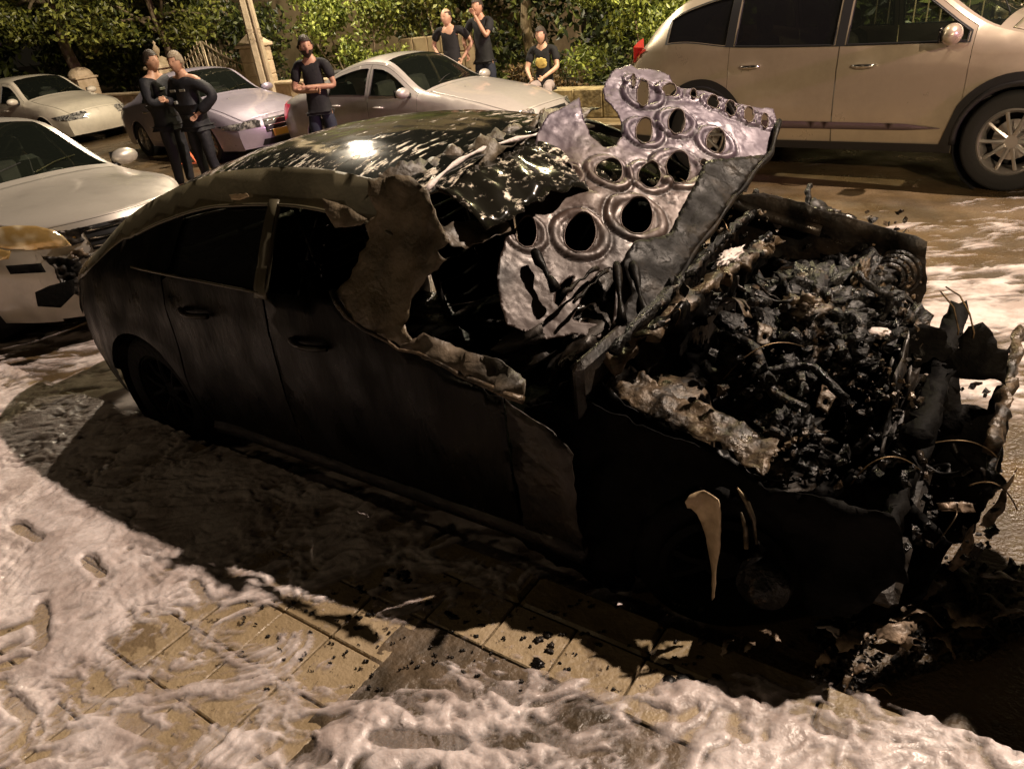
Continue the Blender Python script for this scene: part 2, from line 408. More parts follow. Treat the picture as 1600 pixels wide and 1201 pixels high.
def make_wheel(root, x, sg, y, r, m_rim='rim', spokes=5, burnt=False, steer=0, name='wheel', w=.2, rimr=None):
    c = (x, sg * y, r); rr = rimr or r * .66; o = MB()
    o.lathe([(rr, -.08 * 1), (rr + .012, .075), (rr - .01, .085), (rr - .03, .06), (rr - .045, -.06), (rr - .02, -.085)], 40, (0, 0, 0), 'y', True)
    o.lathe([(.0, .055), (.055, .055), (.07, .03), (.07, -.02), (0, -.02)], 20, (0, 0, 0), 'y')
    for k in range(spokes):
        for e in ((-.16, .16) if spokes < 8 else (0,)):
            a = 2 * PI * k / spokes; a1 = a + e * .6; a2 = a + e * 1.9
            p0 = Vector((math.cos(a1) * .05, .045, math.sin(a1) * .05)); p1 = Vector((math.cos(a2) * (rr - .02), .055, math.sin(a2) * (rr - .02)))
            o.tube([p0, p0.lerp(p1, .5) + Vector((0, .012, 0)), p1], [.020, .014, .016], 6)
    o.lathe([(0, -.03), (rr * .62, -.03), (rr * .62, -.045), (0, -.045)], 24, (0, 0, 0), 'y')
    W = o.build(name, m_rim, root, auto=40)
    W.location = c; W.rotation_euler = (0, 0, (0 if sg > 0 else PI) + steer)
    t = MB(); hw = w / 2
    t.lathe([(rr + .005, -hw * .9), (r - .03, -hw), (r - .008, -hw * .85), (r, -hw * .6), (r, hw * .6), (r - .008, hw * .85), (r - .03, hw), (rr + .005, hw * .9)], 48, (0, 0, 0), 'y', True)
    t.build('tyre', 'rubber' if not burnt else 'soot', W, auto=50)
    return W

def seat_mb(x, y, z=.3):
    m = MB(); m.box((x, y, z + .12), (.48, .48, .16), bev=.05); r = Matrix.Rotation(R(-14), 3, 'Y')
    m.box((x - .28, y, z + .48), (.13, .46, .62), rot=r, bev=.05); m.box((x - .37, y, z + .88), (.10, .26, .18), rot=r, bev=.04)
    return m

def make_car(name, label, cat, B, paintm, loc, rz, group, doors, quarter=None, handles=True, glass='glass', rear_glass=None, ws=(1.35, 2.05), rw=None,
             hood_x=None, lights=None, grille=None, plate_f=False, tail=None, spokes=5, mirror=True, clad=False, hood_gap=True, bumper=None, wheel_r=.32, front_extra=None, tailm='red', roof_rails=False):
    root = thing(name, label, cat, loc, rz, group)
    sides = []
    for sg in (-1, 1):
        out = [(x, B.low(x)) for x in B.xs(B.xr, B.xf, 40)] + [(x, B.zr(x)) for x in np.linspace(B.xf, B.xr, 70)]
        holes = [B.door(*d, gap=.004) for d in doors]
        if quarter: holes.append(B.window(*quarter))
        sides.append(panel('side', out, holes, B.S(sg), paintm, step=.06, edge=.045, flip=sg > 0))
    xw0, xw1 = ws; rx0, rx1 = rw
    def top_rect(a, b, v=1, n=26): return [(a, -v), (b, -v), (b, v), (a, v)]
    # roof + boot deck (glass and bonnet openings left out)
    top = [(B.xr, -1), (hood_x, -1), (hood_x, 1), (B.xr, 1)]
    vh = .90
    holes = [[(xw0, -vh + .03), (xw1, -vh - .05), (xw1, vh + .05), (xw0, vh - .03)], [(rx0, -vh), (rx1, -vh + .02), (rx1, vh - .02), (rx0, vh)]]
    sides.append(panel('top', top, holes, B.T(), paintm, step=.055, edge=.05))
    V = .93
    # fender tops beside the bonnet and the nose
    for sg in (-1, 1):
        sides.append(panel('ft', [(hood_x, sg * V), (B.xf, sg * V), (B.xf, sg), (hood_x, sg)], [], B.T(), paintm, step=.05, edge=.05, flip=sg < 0))
    for e in (-1, 1):
        x0 = B.xf if e > 0 else B.xr
        sides.append(panel('cap', [(-1, B.zs + .02), (1, B.zs + .02), (1, B.zr(x0)), (-1, B.zr(x0))], [], B.C(e), paintm, step=.06, edge=.05, flip=e < 0))
    merge('body', sides, paintm, root)
    panel('bonnet', [(hood_x + .006, -V + .006), (B.xf - .004, -V + .006), (B.xf - .004, V - .006), (hood_x + .006, V - .006)], [], B.T(.002), paintm, root, step=.06, solid=.003)
    panel('windscreen', [(xw0 - .01, -vh + .02), (xw1 + .01, -vh - .06), (xw1 + .01, vh + .06), (xw0 - .01, vh - .02)], [], B.T(-.006), glass, root, step=.08)
    panel('rear_window', [(rx0 - .01, -vh - .01), (rx1 + .01, -vh), (rx1 + .01, vh), (rx0 - .01, vh + .01)], [], B.T(-.006), rear_glass or glass, root, step=.08)
    # doors
    for sg in (-1, 1):
        for i, (xa, xb) in enumerate(doors):
            front = i == len(doors) - 1
            win = B.window(xa + .05, xb - .045)
            d = panel('door', B.door(xa, xb), [win], B.S(sg, .001), paintm, root, step=.06, edge=.045, flip=sg > 0)
            panel('window', B.window(xa + .045, xb - .04, a=.008), [], B.S(sg, -.010), (glass if front else (rear_glass or glass)), d, step=.08, flip=sg > 0)
            trim = MB(); wn = B.window(xa + .05, xb - .045)
            trim.tube([B.S(sg, .003)(*p) for p in wn + wn[:1]], .006, 5); trim.build('window_trim', 'black', d)
            if handles:
                hz = B.zb((xa + xb) / 2) - .13; hx = xa + .12; f = B.S(sg)
                h = MB(); pts = [f(hx + q * .2, hz) + Vector((0, sg * (.012 + .028 * math.sin(PI * q)), 0)) for q in np.linspace(0, 1, 7)]
                h.tube(pts, [.010, .015, .017, .017, .017, .015, .010], 8); h.build('handle', 'chrome' if handles == 'chrome' else paintm, d, smooth=True)
        if quarter: panel('quarter_window', B.window(*quarter, a=.006), [], B.S(sg, -.008), rear_glass or glass, root, step=.08, flip=sg > 0)
        if mirror:
            fx = doors[-1][1] - .14; fz = B.zb(fx) + .075; y = B.yside(fx, B.zb(fx) + .01)
            mb = MB(); mb.blob((fx + .01, sg * (y + .13), fz), (.075, .125, .075), 3, .05, .5, 3)
            mr = mb.build('wing_mirror', paintm, root, smooth=True)
            mg = MB(); mg.tube([(fx + .02, sg * (y - .02), fz - .06), (fx + .01, sg * (y + .07), fz - .05)], [.02, .018], 8); mg.build('mirror_stalk', 'black', mr, smooth=True)
            gl = MB(); gl.box((fx - .062, sg * (y + .13), fz), (.012, .19, .10), bev=.004); gl.build('mirror_glass', 'glassdark', mr)
        # arch lips
        for a in B.ax:
            ar = MB(); pts = []
            for th in np.linspace(-.05, PI + .05, 26):
                x = a + B.ra * math.cos(th); z = B.zax + B.ra * math.sin(th); pts.append(Vector((x, sg * (B.yside(x, z) - .006), z)))
            ar.tube(pts, .012 if not clad else .028, 6)
            ar.build('wheel_arch', paintm if not clad else 'black', root, smooth=True)
        if clad:
            sk = [panel('sk', [(x, B.low(x, .0)) for x in B.xs(B.xr + .05, B.xf - .05, 40)] + [(x, max(B.low(x, .075), .335)) for x in B.xs(B.xf - .05, B.xr + .05, 40)], [], B.S(sg, .012), 'black', step=.08, flip=sg > 0)]
            merge('sill_cladding', sk, 'black', root)
            wsd = [B.window(xa + .04, xb - .035, a=.004) for xa, xb in doors] + [B.window(*quarter, a=.004)]
            q0_, q1_ = quarter[0] - .03, doors[-1][1] - .02
            panel('window_surround', B.window(q0_, q1_, lo=.008, up=.068), wsd, B.S(sg, .005), 'black', root, step=.07, edge=.04, flip=sg > 0)
            panel('door_moulding', [(doors[0][0] + .35, .44), (doors[-1][1] - .40, .44), (doors[-1][1] - .12, .455), (doors[-1][1] - .40, .485), (doors[0][0] + .35, .50)], [], B.S(sg, .012), 'moulding', root, step=.06, flip=sg > 0, solid=.01)
    # lights
    if lights:
        pin, pout, zlo, zhi, mm = lights
        for sg in (-1, 1):
            pl = [(sg * pin, zlo + .02), (sg * 1.0, zlo + .03), (sg * 1.0, zhi), (sg * (pin + .12), zhi - .02), (sg * pin, zhi - .05)]
            hl = panel('headlight', pl, [], B.C(1, .006), mm, root, step=.03, flip=sg < 0)
            panel('headlight_return', [(B.xf - pout, zhi - .04), (B.xf - pout * .6, zlo + .05), (B.xf, zlo + .03), (B.xf, zhi)], [], B.S(sg, .005), mm, hl, step=.03, flip=sg > 0)
    if grille:
        gv, z0, z1, mm, nb = grille
        gp = panel('grille', [(-gv, z0), (gv, z0), (gv * 1.05, z1), (-gv * 1.05, z1)], [], B.C(1, .005), 'black', root, step=.05)
        f = B.C(1, .014)
        for i in range(nb):
            z = z0 + (z1 - z0) * (i + .5) / nb; sl = MB(); sl.tube([f(v, z) for v in np.linspace(-gv, gv, 14)], .009, 5); sl.build('grille_bar', mm, gp, smooth=True)
    if bumper:
        bv, z0, z1 = bumper
        panel('air_intake', [(-bv, z0), (bv, z0), (bv * .9, z1), (-bv * .9, z1)], [], B.C(1, .006), 'black', root, step=.05)
    if plate_f:
        f = B.C(1, .03); c = f(0, .42); p = MB(); p.box((c.x, 0, .42), (.012, .50, .11), bev=.003); p.build('number_plate', 'plate', root)
    if tail:
        z0, z1, inn = tail
        for sg in (-1, 1):
            t1 = panel('tail_light', [(sg * inn, z0 + .03), (sg * 1, z0), (sg * 1, z1), (sg * inn, z1)], [], B.C(-1, .006), tailm, root, step=.04, flip=sg > 0)
            panel('tail_light_return', [(B.xr, z0), (B.xr + .10, z0 + .05), (B.xr + .26, z1 - .01), (B.xr, z1)], [], B.S(sg, .006), tailm, t1, step=.03, flip=sg > 0)
    for y_ in (-.52, .12):                                             # wipers at the foot of the windscreen
        w_ = MB(); a_, b_ = B.T(.012)(ws[1] - .02, y_), B.T(.012)(ws[1] - .16, y_ + .62); w_.tube([a_, a_.lerp(b_, .5) + Vector((0, 0, .015)), b_], [.008, .006, .005], 5); w_.build('wiper', 'chrome' if y_ > 0 else 'black', root)
    # inside
    fl = MB(); fl.box(((B.xr + B.xf) / 2 + .1, 0, .25), (B.xf - B.xr - .9, 1.3, .06)); fl.box((ws[1] - .02, 0, .62), (.30, 1.34, .50), bev=.08)
    fl.box((B.ax[0] + .1, 0, .5), (.5, 1.2, .5)); fl.build('cabin_floor', 'inside', root)
    for sx in ((B.ax[0] + 1.35), (B.ax[0] + .45)):
        for sy in (-.37, .37): seat_mb(sx, sy).build('seat', 'inside', root, auto=40)
    wl = MB(); c = (ws[1] - .36, .37, .84)
    wl.tube([Vector(c) + Vector((.07 * math.sin(t), .17 * math.cos(t), .16 * math.sin(t))) for t in np.linspace(0, 2 * PI, 21)], .014, 6); wl.build('steering_wheel', 'black', root, smooth=True)
    # wheel wells
    for a in B.ax:
        for sg in (-1, 1):
            ww = MB(); ww.lathe([(B.ra - .004, sg * (B.wm - .03)), (B.ra - .004, sg * (B.wm - .34)), (.02, sg * (B.wm - .34))], 24, (a, 0, B.zax))
            ww.build('wheel_well', 'black', root)
    for a in B.ax:
        for sg in (-1, 1): make_wheel(root, a, sg, B.wm - .115, wheel_r, spokes=spokes)
    return root
M['moulding'] = mat('grey_moulding', (.10, .07, .075), .5)

# ------------------------------------------------------------ numpy noise for the ground sheets
_lat = rng.random((256, 256))
def vnoise(x, y, ox=0):
    xi = np.floor(x).astype(int); yi = np.floor(y).astype(int); fx = x - xi; fy = y - yi
    fx = fx * fx * fx * (fx * (fx * 6 - 15) + 10); fy = fy * fy * fy * (fy * (fy * 6 - 15) + 10)
    g = lambda a, b: _lat[(a + ox * 37) % 256, (b + ox * 91) % 256]
    return (g(xi, yi) * (1 - fx) + g(xi + 1, yi) * fx) * (1 - fy) + (g(xi, yi + 1) * (1 - fx) + g(xi + 1, yi + 1) * fx) * fy
def fbm(x, y, o=5, ox=0, g=.5):
    s = 0; a = 1; t = 0
    for k in range(o): s = s + a * (vnoise(x * 2 ** k, y * 2 ** k, ox + k * 3) - .5) * 2; t += a; a *= g
    return s / t
def ridge(x, y, o=4, ox=0, g=.55):
    s = 0; a = 1; t = 0
    for k in range(o): s = s + a * (1 - np.abs(vnoise(x * 2 ** k, y * 2 ** k, ox + k * 5) * 2 - 1)); t += a; a *= g
    return s / t
def idw(pts, X, Y, z, p=3.0):
    num = 0; den = 0
    for px, py, c in pts:
        q = at(px, py, 'z', z); w = 1 / (((X - q.x) ** 2 + (Y - q.y) ** 2) ** (p / 2) + 1e-4); num = num + w * c; den = den + w
    return num / den
def grid_mesh(name, X, Y, Z, keep, m, smooth=True):
    ny, nx = X.shape; idx = np.arange(nx * ny).reshape(ny, nx)
    q = np.stack([idx[:-1, :-1], idx[:-1, 1:], idx[1:, 1:], idx[1:, :-1]], -1).reshape(-1, 4)
    if keep is not None: q = q[keep.ravel()[q].any(1)]
    used = np.unique(q); mp = np.full(nx * ny, -1); mp[used] = np.arange(len(used)); q = mp[q]
    V = np.stack([X.ravel(), Y.ravel(), Z.ravel()], -1)[used]
    me = bpy.data.meshes.new(name); me.vertices.add(len(V)); me.vertices.foreach_set('co', V.ravel())
    me.loops.add(q.size); me.loops.foreach_set('vertex_index', q.ravel().astype(np.int32))
    me.polygons.add(len(q)); me.polygons.foreach_set('loop_start', np.arange(0, q.size, 4, dtype=np.int32)); me.update(calc_edges=True)
    return link(name, me, m, None, smooth)

KY, KZ = -.875, .11                       # near kerb line and its height
# ------------------------------------------------------------ road, pavements
M['road'] = mat('wet_asphalt', (.055, .037, .018), .42, col2=(.11, .072, .034), vscale=1.3, bump=.5, bscale=55, rvar=.2)
M['tile'] = mat('paving_tile', (.23, .17, .095), .5, col2=(.32, .245, .15), vscale=3, bump=.35, bscale=60, rvar=.2)
M['joint'] = mat('dirty_joint', (.035, .025, .013), .8, bump=.3, bscale=60)
M['kerb'] = mat('kerb_stone', (.15, .11, .055), .5, col2=(.24, .18, .095), vscale=5, bump=.3, bscale=45, rvar=.15)
M['patch'] = mat('rough_dark_screed', (.045, .033, .020), .42, col2=(.12, .088, .058), vscale=6, bump=.5, bscale=45, rvar=.2)
def add_pits(m, scale, thr, col):
    """dark gravel-like pits and soot spots in a surface"""
    nt = m.node_tree; N = nt.nodes; L = nt.links; b = N['Principled BSDF']; src = b.inputs['Base Color'].links[0].from_socket
    tc = N.new('ShaderNodeTexCoord'); v = N.new('ShaderNodeTexNoise'); v.inputs['Scale'].default_value = scale; v.inputs['Detail'].default_value = 4
    v.inputs['Roughness'].default_value = .7; L.new(tc.outputs['Object'], v.inputs[0])
    r = N.new('ShaderNodeMapRange'); L.new(v.outputs[0], r.inputs[0]); r.inputs[1].default_value = thr; r.inputs[2].default_value = thr + .03
    mx = N.new('ShaderNodeMix'); mx.data_type = 'RGBA'; L.new(r.outputs[0], mx.inputs[0]); L.new(src, mx.inputs[6]); mx.inputs[7].default_value = (*col, 1)
    L.new(mx.outputs[2], b.inputs['Base Color'])
add_pits(M['tile'], 26, .62, (.05, .032, .015)); add_pits(M['tile'], 3.5, .60, (.16, .115, .065)); add_pits(M['tile'], 90, .66, (.07, .05, .03)); add_pits(M['kerb'], 14, .66, (.03, .02, .01)); add_pits(M['patch'], 60, .70, (.30, .25, .19))

rd = MB(); rd.add([(-150, KY + .004, 0), (150, KY + .004, 0), (150, 150, 0), (-150, 150, 0)], [(0, 1, 2, 3)])
tag(rd.build('road', 'road'), kind='structure')
pv = MB(); pv.add([(-150, -120, KZ - .02), (150, -120, KZ - .02), (150, KY - .02, KZ - .02), (-150, KY - .02, KZ - .02)], [(0, 1, 2, 3)])
pv.build('pavement_bed', 'joint').__setitem__('kind', 'structure')
q0 = at(655, 945, 'z', KZ); q1 = at(415, 1160, 'z', KZ); PX = (q0.x + q1.x) / 2; TY0 = KY - .16
tl = MB(); TW, TH = .235, .205
qq = at(908, 975, 'z', KZ); off = qq.x % TW
for i in range(-24, 22):
    for j in range(0, 30):
        x = off + i * TW; y = TY0 - (j + .5) * TH
        if x + TW / 2 > PX + .05 and j >= 1 and y > -6: continue
        cx = x + TW / 2; t = rng.normal(0, .004, 3); rot = Matrix.Rotation(t[0], 3, 'X') @ Matrix.Rotation(t[1], 3, 'Y')
        tl.box((cx, y, KZ - .02 + t[2] * .35), (TW - .007, TH - .007, .04), rot=rot, bev=.004)
tag(tl.build('pavement', 'tile'), kind='structure')
kb = MB()
for i in range(-12, 14):
    kb.box((off + i * .47 + .235, KY - .078 + rng.normal(0, .0015), KZ / 2 - .06), (.462, .150, KZ + .12), bev=.012)
kb.box((-60, KY - .078, KZ / 2 - .062), (108, .15, KZ + .118), bev=.012); kb.box((60, KY - .078, KZ / 2 - .062), (106, .15, KZ + .118), bev=.012)
tag(kb.build('kerb', 'kerb'), kind='structure')
gx, gy = np.meshgrid(np.arange(PX + .03, 6.0, .012), np.arange(-3.6, TY0 - TH - .004, .012))
gz = KZ - .006 + .010 * fbm(gx * 9, gy * 9, 5, 4) + .006 * ridge(gx * 22, gy * 22, 3, 9)
tag(grid_mesh('pavement_patch', gx, gy, gz, None, 'patch'), kind='structure')
# far side
FY = 7.25
fp = MB(); fp.box((0, FY + .08, .04), (300, .16, .20), bev=.015); fp.add([(-150, FY + .16, .13), (150, FY + .16, .13), (150, 60, .13), (-150, 60, .13)], [(0, 1, 2, 3)])
tag(fp.build('far_pavement', 'kerb'), kind='structure')

# ------------------------------------------------------------ foam on the pavement and on the road
def foam_material():
    m = mat('fire_foam', (.38, .315, .29), .40, bump=.22, bscale=70, rvar=.12, col2=(.62, .55, .53), vscale=5, spec=.5)
    b = m.node_tree.nodes['Principled BSDF']; b.inputs['Subsurface Weight'].default_value = .12; b.inputs['Subsurface Radius'].default_value = (.02, .015, .012)
    # foam that has thinned to a film lets the ground show
    nt = m.node_tree; N = nt.nodes; L = nt.links
    at_ = N.new('ShaderNodeAttribute'); at_.attribute_name = 'thickness'; t = N.new('ShaderNodeBsdfTransparent'); mx = N.new('ShaderNodeMixShader')
    mr = N.new('ShaderNodeMapRange'); L.new(at_.outputs['Fac'], mr.inputs[0]); mr.inputs[1].default_value = .0; mr.inputs[2].default_value = .012
    mr.inputs[3].default_value = .0; mr.inputs[4].default_value = 1
    L.new(mr.outputs[0], mx.inputs[0]); L.new(t.outputs[0], mx.inputs[1]); L.new(b.outputs[0], mx.inputs[2]); L.new(mx.outputs[0], N['Material Output'].inputs[0])
    return m
M['foam'] = foam_material()
def add_thick(o, z0):
    n = len(o.data.vertices); co = np.empty(n * 3); o.data.vertices.foreach_get('co', co); a = o.data.attributes.new('thickness', 'FLOAT', 'POINT')
    a.data.foreach_set('value', np.maximum(0, co[2::3] - z0))
# coverage control points in the photo: (px, py, cover)
cov = [(0, 640, 1), (60, 700, 1), (0, 800, 1), (60, 850, 1), (100, 1000, .8), (0, 950, 1), (0, 1100, .6), (60, 1050, .5), (150, 920, 1), (230, 930, .9), (300, 920, .7), (180, 1000, .5), (260, 1000, -.1),
       (140, 1090, -.1), (110, 1120, -.3), (200, 1150, .5), (120, 1190, .5), (290, 1040, .15), (330, 1120, .1), (360, 990, -.15), (450, 960, -.35), (430, 900, .1), (550, 950, -.5), (620, 930, .1),
       (480, 1040, -.2), (560, 1000, -.4), (400, 1110, .05), (350, 1170, .3), (480, 1140, -.3), (520, 1180, .2), (600, 1060, -.3), (640, 1000, -.7), (740, 1000, -.6), (700, 1070, .15), (650, 1110, .6), (750, 1120, .5),
       (820, 1080, .1), (720, 1040, -.2), (700, 1180, .4), (850, 1150, .3), (900, 1100, .2), (780, 975, -.2), (870, 1000, -.3), (940, 1030, -.9), (1000, 1060, -.7), (900, 970, -.9), (1010, 1000, -1), (1100, 1040, -1),
       (1040, 1100, .7), (1120, 1090, .7), (1200, 1110, .8), (1100, 1160, .8), (1000, 1150, .5), (1230, 1060, -.5), (1300, 1110, -.1), (1200, 1170, .8), (1350, 1130, .5), (1420, 1150, .7), (1500, 1190, .6), (950, 1190, .3),
       (100, 700, 1.1), (150, 760, 1.1), (250, 800, 1.2), (350, 850, 1.1), (200, 850, 1.1), (450, 800, 1), (550, 850, .8), (300, 740, 1), (150, 680, .9), (420, 870, .2), (650, 880, .2), (750, 920, -.2), (100, 620, .8), (300, 700, .8), (600, 830, .5), (500, 770, .8),
       (1150, 1000, -1), (1250, 1030, -.8)]
gx, gy = np.meshgrid(np.arange(-4.2, 4.4, .0075), np.arange(-3.4, KY + .012, .0075))
cr, sr = math.cos(R(30)), math.sin(R(30)); u = gx * cr + gy * sr; v = -gx * sr + gy * cr
wx = .16 * fbm(u * 3, v * 3, 3, 1); wy = .16 * fbm(u * 3, v * 3, 3, 2)
cv = idw(cov, gx, gy, KZ)
rg = ridge((u * .75 + wx * 1.3) * 9, (v + wy) * 13, 4, 3, .5); rg2 = ridge((u * .75 + wy * 1.6) * 24, (v + wx * 1.4) * 30, 3, 8)
fb = fbm(u * 3.2, v * 5, 5, 6); fine = fbm(u * 30, v * 46, 3, 11)
h = .013 * cv + .0002 + .026 * (rg - .58) + .017 * (rg2 - .55) + .012 * fb + .0022 * fine
h = np.where(h > .016, .016 + (h - .016) * .7, h)
h = np.where((cv < -.25), h - .006, h)
def prints(h, lst, z):
    for px, py, qx, qy, w in lst:                                        # shoe prints: toe, heel, width
        a = at(px, py, 'z', z); b = at(qx, qy, 'z', z); d = Vector((b.x - a.x, b.y - a.y)); L_ = d.length; d /= L_
        s = (gx - a.x) * d.x + (gy - a.y) * d.y; t = -(gx - a.x) * d.y + (gy - a.y) * d.x
        wob = .008 * fbm(gx * 22, gy * 22, 3, 7); s = s + wob; t = t + wob * .8; k = s / L_; wd = w * (1 - .22 * np.exp(-((k - .62) / .14) ** 2)) * np.sqrt(np.clip(1 - np.abs(k * 2 - 1) ** 3.5, 0, 1)); ins = np.clip((wd - np.abs(t)) / .012, 0, 1) * np.clip(k * 14, 0, 1) * np.clip((1 - k) * 14, 0, 1); ins = ins * ins * (3 - 2 * ins)
        rim = np.exp(-((np.abs(t) - w * 1.25) / .016) ** 2) * ((k > -.08) & (k < 1.08)); tread = .0012 * np.sin(s * 2 * PI / .024 + 3 * t / w) * (fbm(gx * 14, gy * 14, 2, 9) > -.1) + .004 * np.maximum(0, fbm(gx * 18, gy * 18, 3, 5))
        h = h * (1 - ins) + ins * (np.minimum(h, .0022) + tread) + .004 * rim * (1 - ins) * (h > -.004)
    return h
h = prints(h, [(66, 940, 66, 1022, .036), (570, 1150, 740, 1165, .040), (690, 1052, 735, 1100, .028), (760, 1060, 815, 1105, .028), (1130, 1125, 1175, 1165, .03), (10, 1090, 55, 1130, .035),
               (840, 1140, 905, 1180, .03), (130, 870, 165, 905, .034), (20, 820, 70, 850, .036), (300, 905, 330, 950, .03), (990, 1105, 1050, 1120, .034), (450, 1165, 520, 1190, .036), (1260, 1130, 1330, 1150, .034), (180, 1120, 250, 1150, .034), (620, 1085, 660, 1120, .03), (235, 985, 195, 1012, .022), (1170, 835 + 245, 1190, 1100, .02)], KZ)
fo = grid_mesh('foam', gx, gy, KZ + .001 + h, h > 0, 'foam'); add_thick(fo, KZ + .001)
tag(fo, 'thick wrinkled white firefighting foam with shoe prints spread over the near pavement', 'foam', kind='stuff')

cov2 = [(150, 560, .9), (60, 560, .6), (20, 500, .4), (200, 600, 1), (300, 660, .8), (420, 720, .5), (560, 760, .8), (700, 800, .6), (790, 850, .9), (880, 900, .6), (960, 930, .7), (1050, 940, .3), (1520, 400, .2), (1500, 440, .9), (1560, 470, 1),
        (1590, 430, .7), (1560, 380, .3), (1450, 390, .1), (1500, 350, -.15), (1400, 320, -.4), (1300, 310, -.5), (1590, 330, -.1), (1590, 380, .3), (1200, 300, -1), (1000, 500, -1), (1200, 500, -.3), (1510, 600, 1), (1440, 595, .9), (1450, 620, .4),
        (1300, 700, -1), (1500, 800, -.9), (1590, 700, -.6), (0, 480, .2), (900, 250, -1), (600, 240, -1), (300, 250, -1), (150, 250, -1), (1200, 1000, -.5), (1560, 1000, -1), (1400, 295, -.8), (1570, 520, .9), (1390, 450, .4)]
gx, gy = np.meshgrid(np.arange(-5, 7.5, .014), np.arange(KY + .008, 6, .014))
u = gx * cr + gy * sr; v = -gx * sr + gy * cr; wx = .16 * fbm(u * 3, v * 3, 3, 1); wy = .16 * fbm(u * 3, v * 3, 3, 2); cv = idw(cov2, gx, gy, 0)
h = .018 * cv - .006 + .024 * (ridge((u * .5 + wx) * 6, (v + wy) * 14, 4, 3) - .60) + .020 * fbm(u * 3, v * 9, 6, 6)
h = h + .008 * (ridge((u * .6 + wy) * 20, (v + wx) * 40, 3, 8) - .55); h = np.where(h > .012, .012 + (h - .012) * .4, h)
f2 = grid_mesh('foam', gx, gy, .002 + h, h > 0, 'foam'); add_thick(f2, .002)
tag(f2, 'flat sheets of white foam on the wet road beyond and under the burnt car', 'foam', kind='stuff')

# ------------------------------------------------------------ parked cars
def sedan(zadd=0, **kw):
    d = dict(zt=[(-.95, .93), (-.7, .985), (-.35, 1.05), (.1, 1.26), (.5, 1.40), (1.0, 1.455), (1.35, 1.42), (2.05, 1.03), (2.3, .98), (3.0, .86), (3.45, .70)],
             zr=[(-.95, .86), (-.7, .93), (-.35, .985), (.1, 1.20), (.5, 1.345), (1.0, 1.395), (1.35, 1.355), (2.0, .985), (2.3, .92), (3.0, .79), (3.45, .63)],
             zb=[(-.95, .82), (-.35, .93), (.5, .95), (1.3, .93), (2.0, .905), (2.3, .87), (3.0, .74), (3.45, .58)],
             wr=[(-.95, .70), (-.35, .68), (.1, .60), (.5, .57), (1.0, .57), (1.35, .59), (2.0, .72), (2.3, .76), (3.0, .78), (3.45, .77)],
             wb=[(-.95, .80), (0, .83), (1, .84), (2, .83), (3, .83), (3.45, .82)], wm=.87, xr=-.95, xf=3.45, axles=(0, 2.6), ra=.345)
    d.update(kw); return Body(**d)
GR = 'cars parked along the street'
make_car('silver_car', 'silver car parked behind the burnt car, bonnet and melted front corner toward it', 'car', sedan(xf=3.22, Bf=.34, tf=.26, axles=(0, 2.42),
               zt=[(-.95, .93), (-.7, .985), (-.35, 1.05), (.1, 1.26), (.5, 1.40), (1.0, 1.455), (1.35, 1.42), (2.05, 1.03), (2.3, .98), (2.9, .93), (3.22, .875)],
               zr=[(-.95, .86), (-.7, .93), (-.35, .985), (.1, 1.20), (.5, 1.345), (1.0, 1.395), (1.35, 1.355), (2.0, .985), (2.3, .92), (2.9, .885), (3.22, .84)]), 'silver', (-5.52, .24, 0), R(0), GR,
         [(.30, 1.08), (1.09, 1.98)], ws=(1.36, 2.03), rw=(-.28, .42), hood_x=2.12, lights=(.70, .40, .72, .83, 'lampglass'), grille=(.60, .67, .81, 'chrome', 3), bumper=(.55, .24, .36))
make_car('lavender_sedan', 'lavender silver sedan with yellow front plate behind the two uniformed men', 'car', sedan(), 'lavender', (-10.2, 5.95, 0), R(-7), GR,
         [(.30, 1.08), (1.09, 1.98)], ws=(1.36, 2.03), rw=(-.28, .42), hood_x=2.12, lights=(.55, .45, .50, .64, 'headlight'), grille=(.46, .44, .60, 'chrome', 3), bumper=(.6, .24, .34), plate_f=True, handles='chrome', tail=(.62, .84, .6)).scale = (.95,) * 3
make_car('silver_sedan', 'silver sedan with lit red tail light and dark windows', 'car',
         sedan(zt=[(-.95, .95), (-.7, 1.0), (-.3, 1.09), (.1, 1.24), (.5, 1.36), (1.0, 1.43), (1.3, 1.41), (2.15, 1.01), (2.4, .96), (3.0, .86), (3.6, .68)],
               zr=[(-.95, .88), (-.7, .94), (-.3, 1.02), (.1, 1.17), (.5, 1.30), (1.0, 1.37), (1.3, 1.35), (2.1, .965), (2.4, .91), (3.0, .79), (3.6, .62)],
               zb=[(-.95, .84), (-.35, .94), (.5, .95), (1.3, .92), (2.1, .89), (2.4, .85), (3.0, .74), (3.6, .58)],
               wr=[(-.95, .70), (-.35, .68), (.1, .60), (.5, .57), (1.0, .57), (1.35, .59), (2.1, .72), (2.4, .76), (3.0, .78), (3.6, .77)], xf=3.6, axles=(0, 2.7)),
         'silver2', (-5.55, 6.05, 0), R(-1), GR, [(.22, 1.10), (1.11, 2.06)], ws=(1.34, 2.13), rw=(-.30, .42), hood_x=2.2, lights=(.60, .50, .50, .66, 'headlight'), grille=(.40, .40, .58, 'chrome', 3), bumper=(.6, .24, .32),
         tail=(.60, .86, .6), tailm='redlit').scale = (.95,) * 3
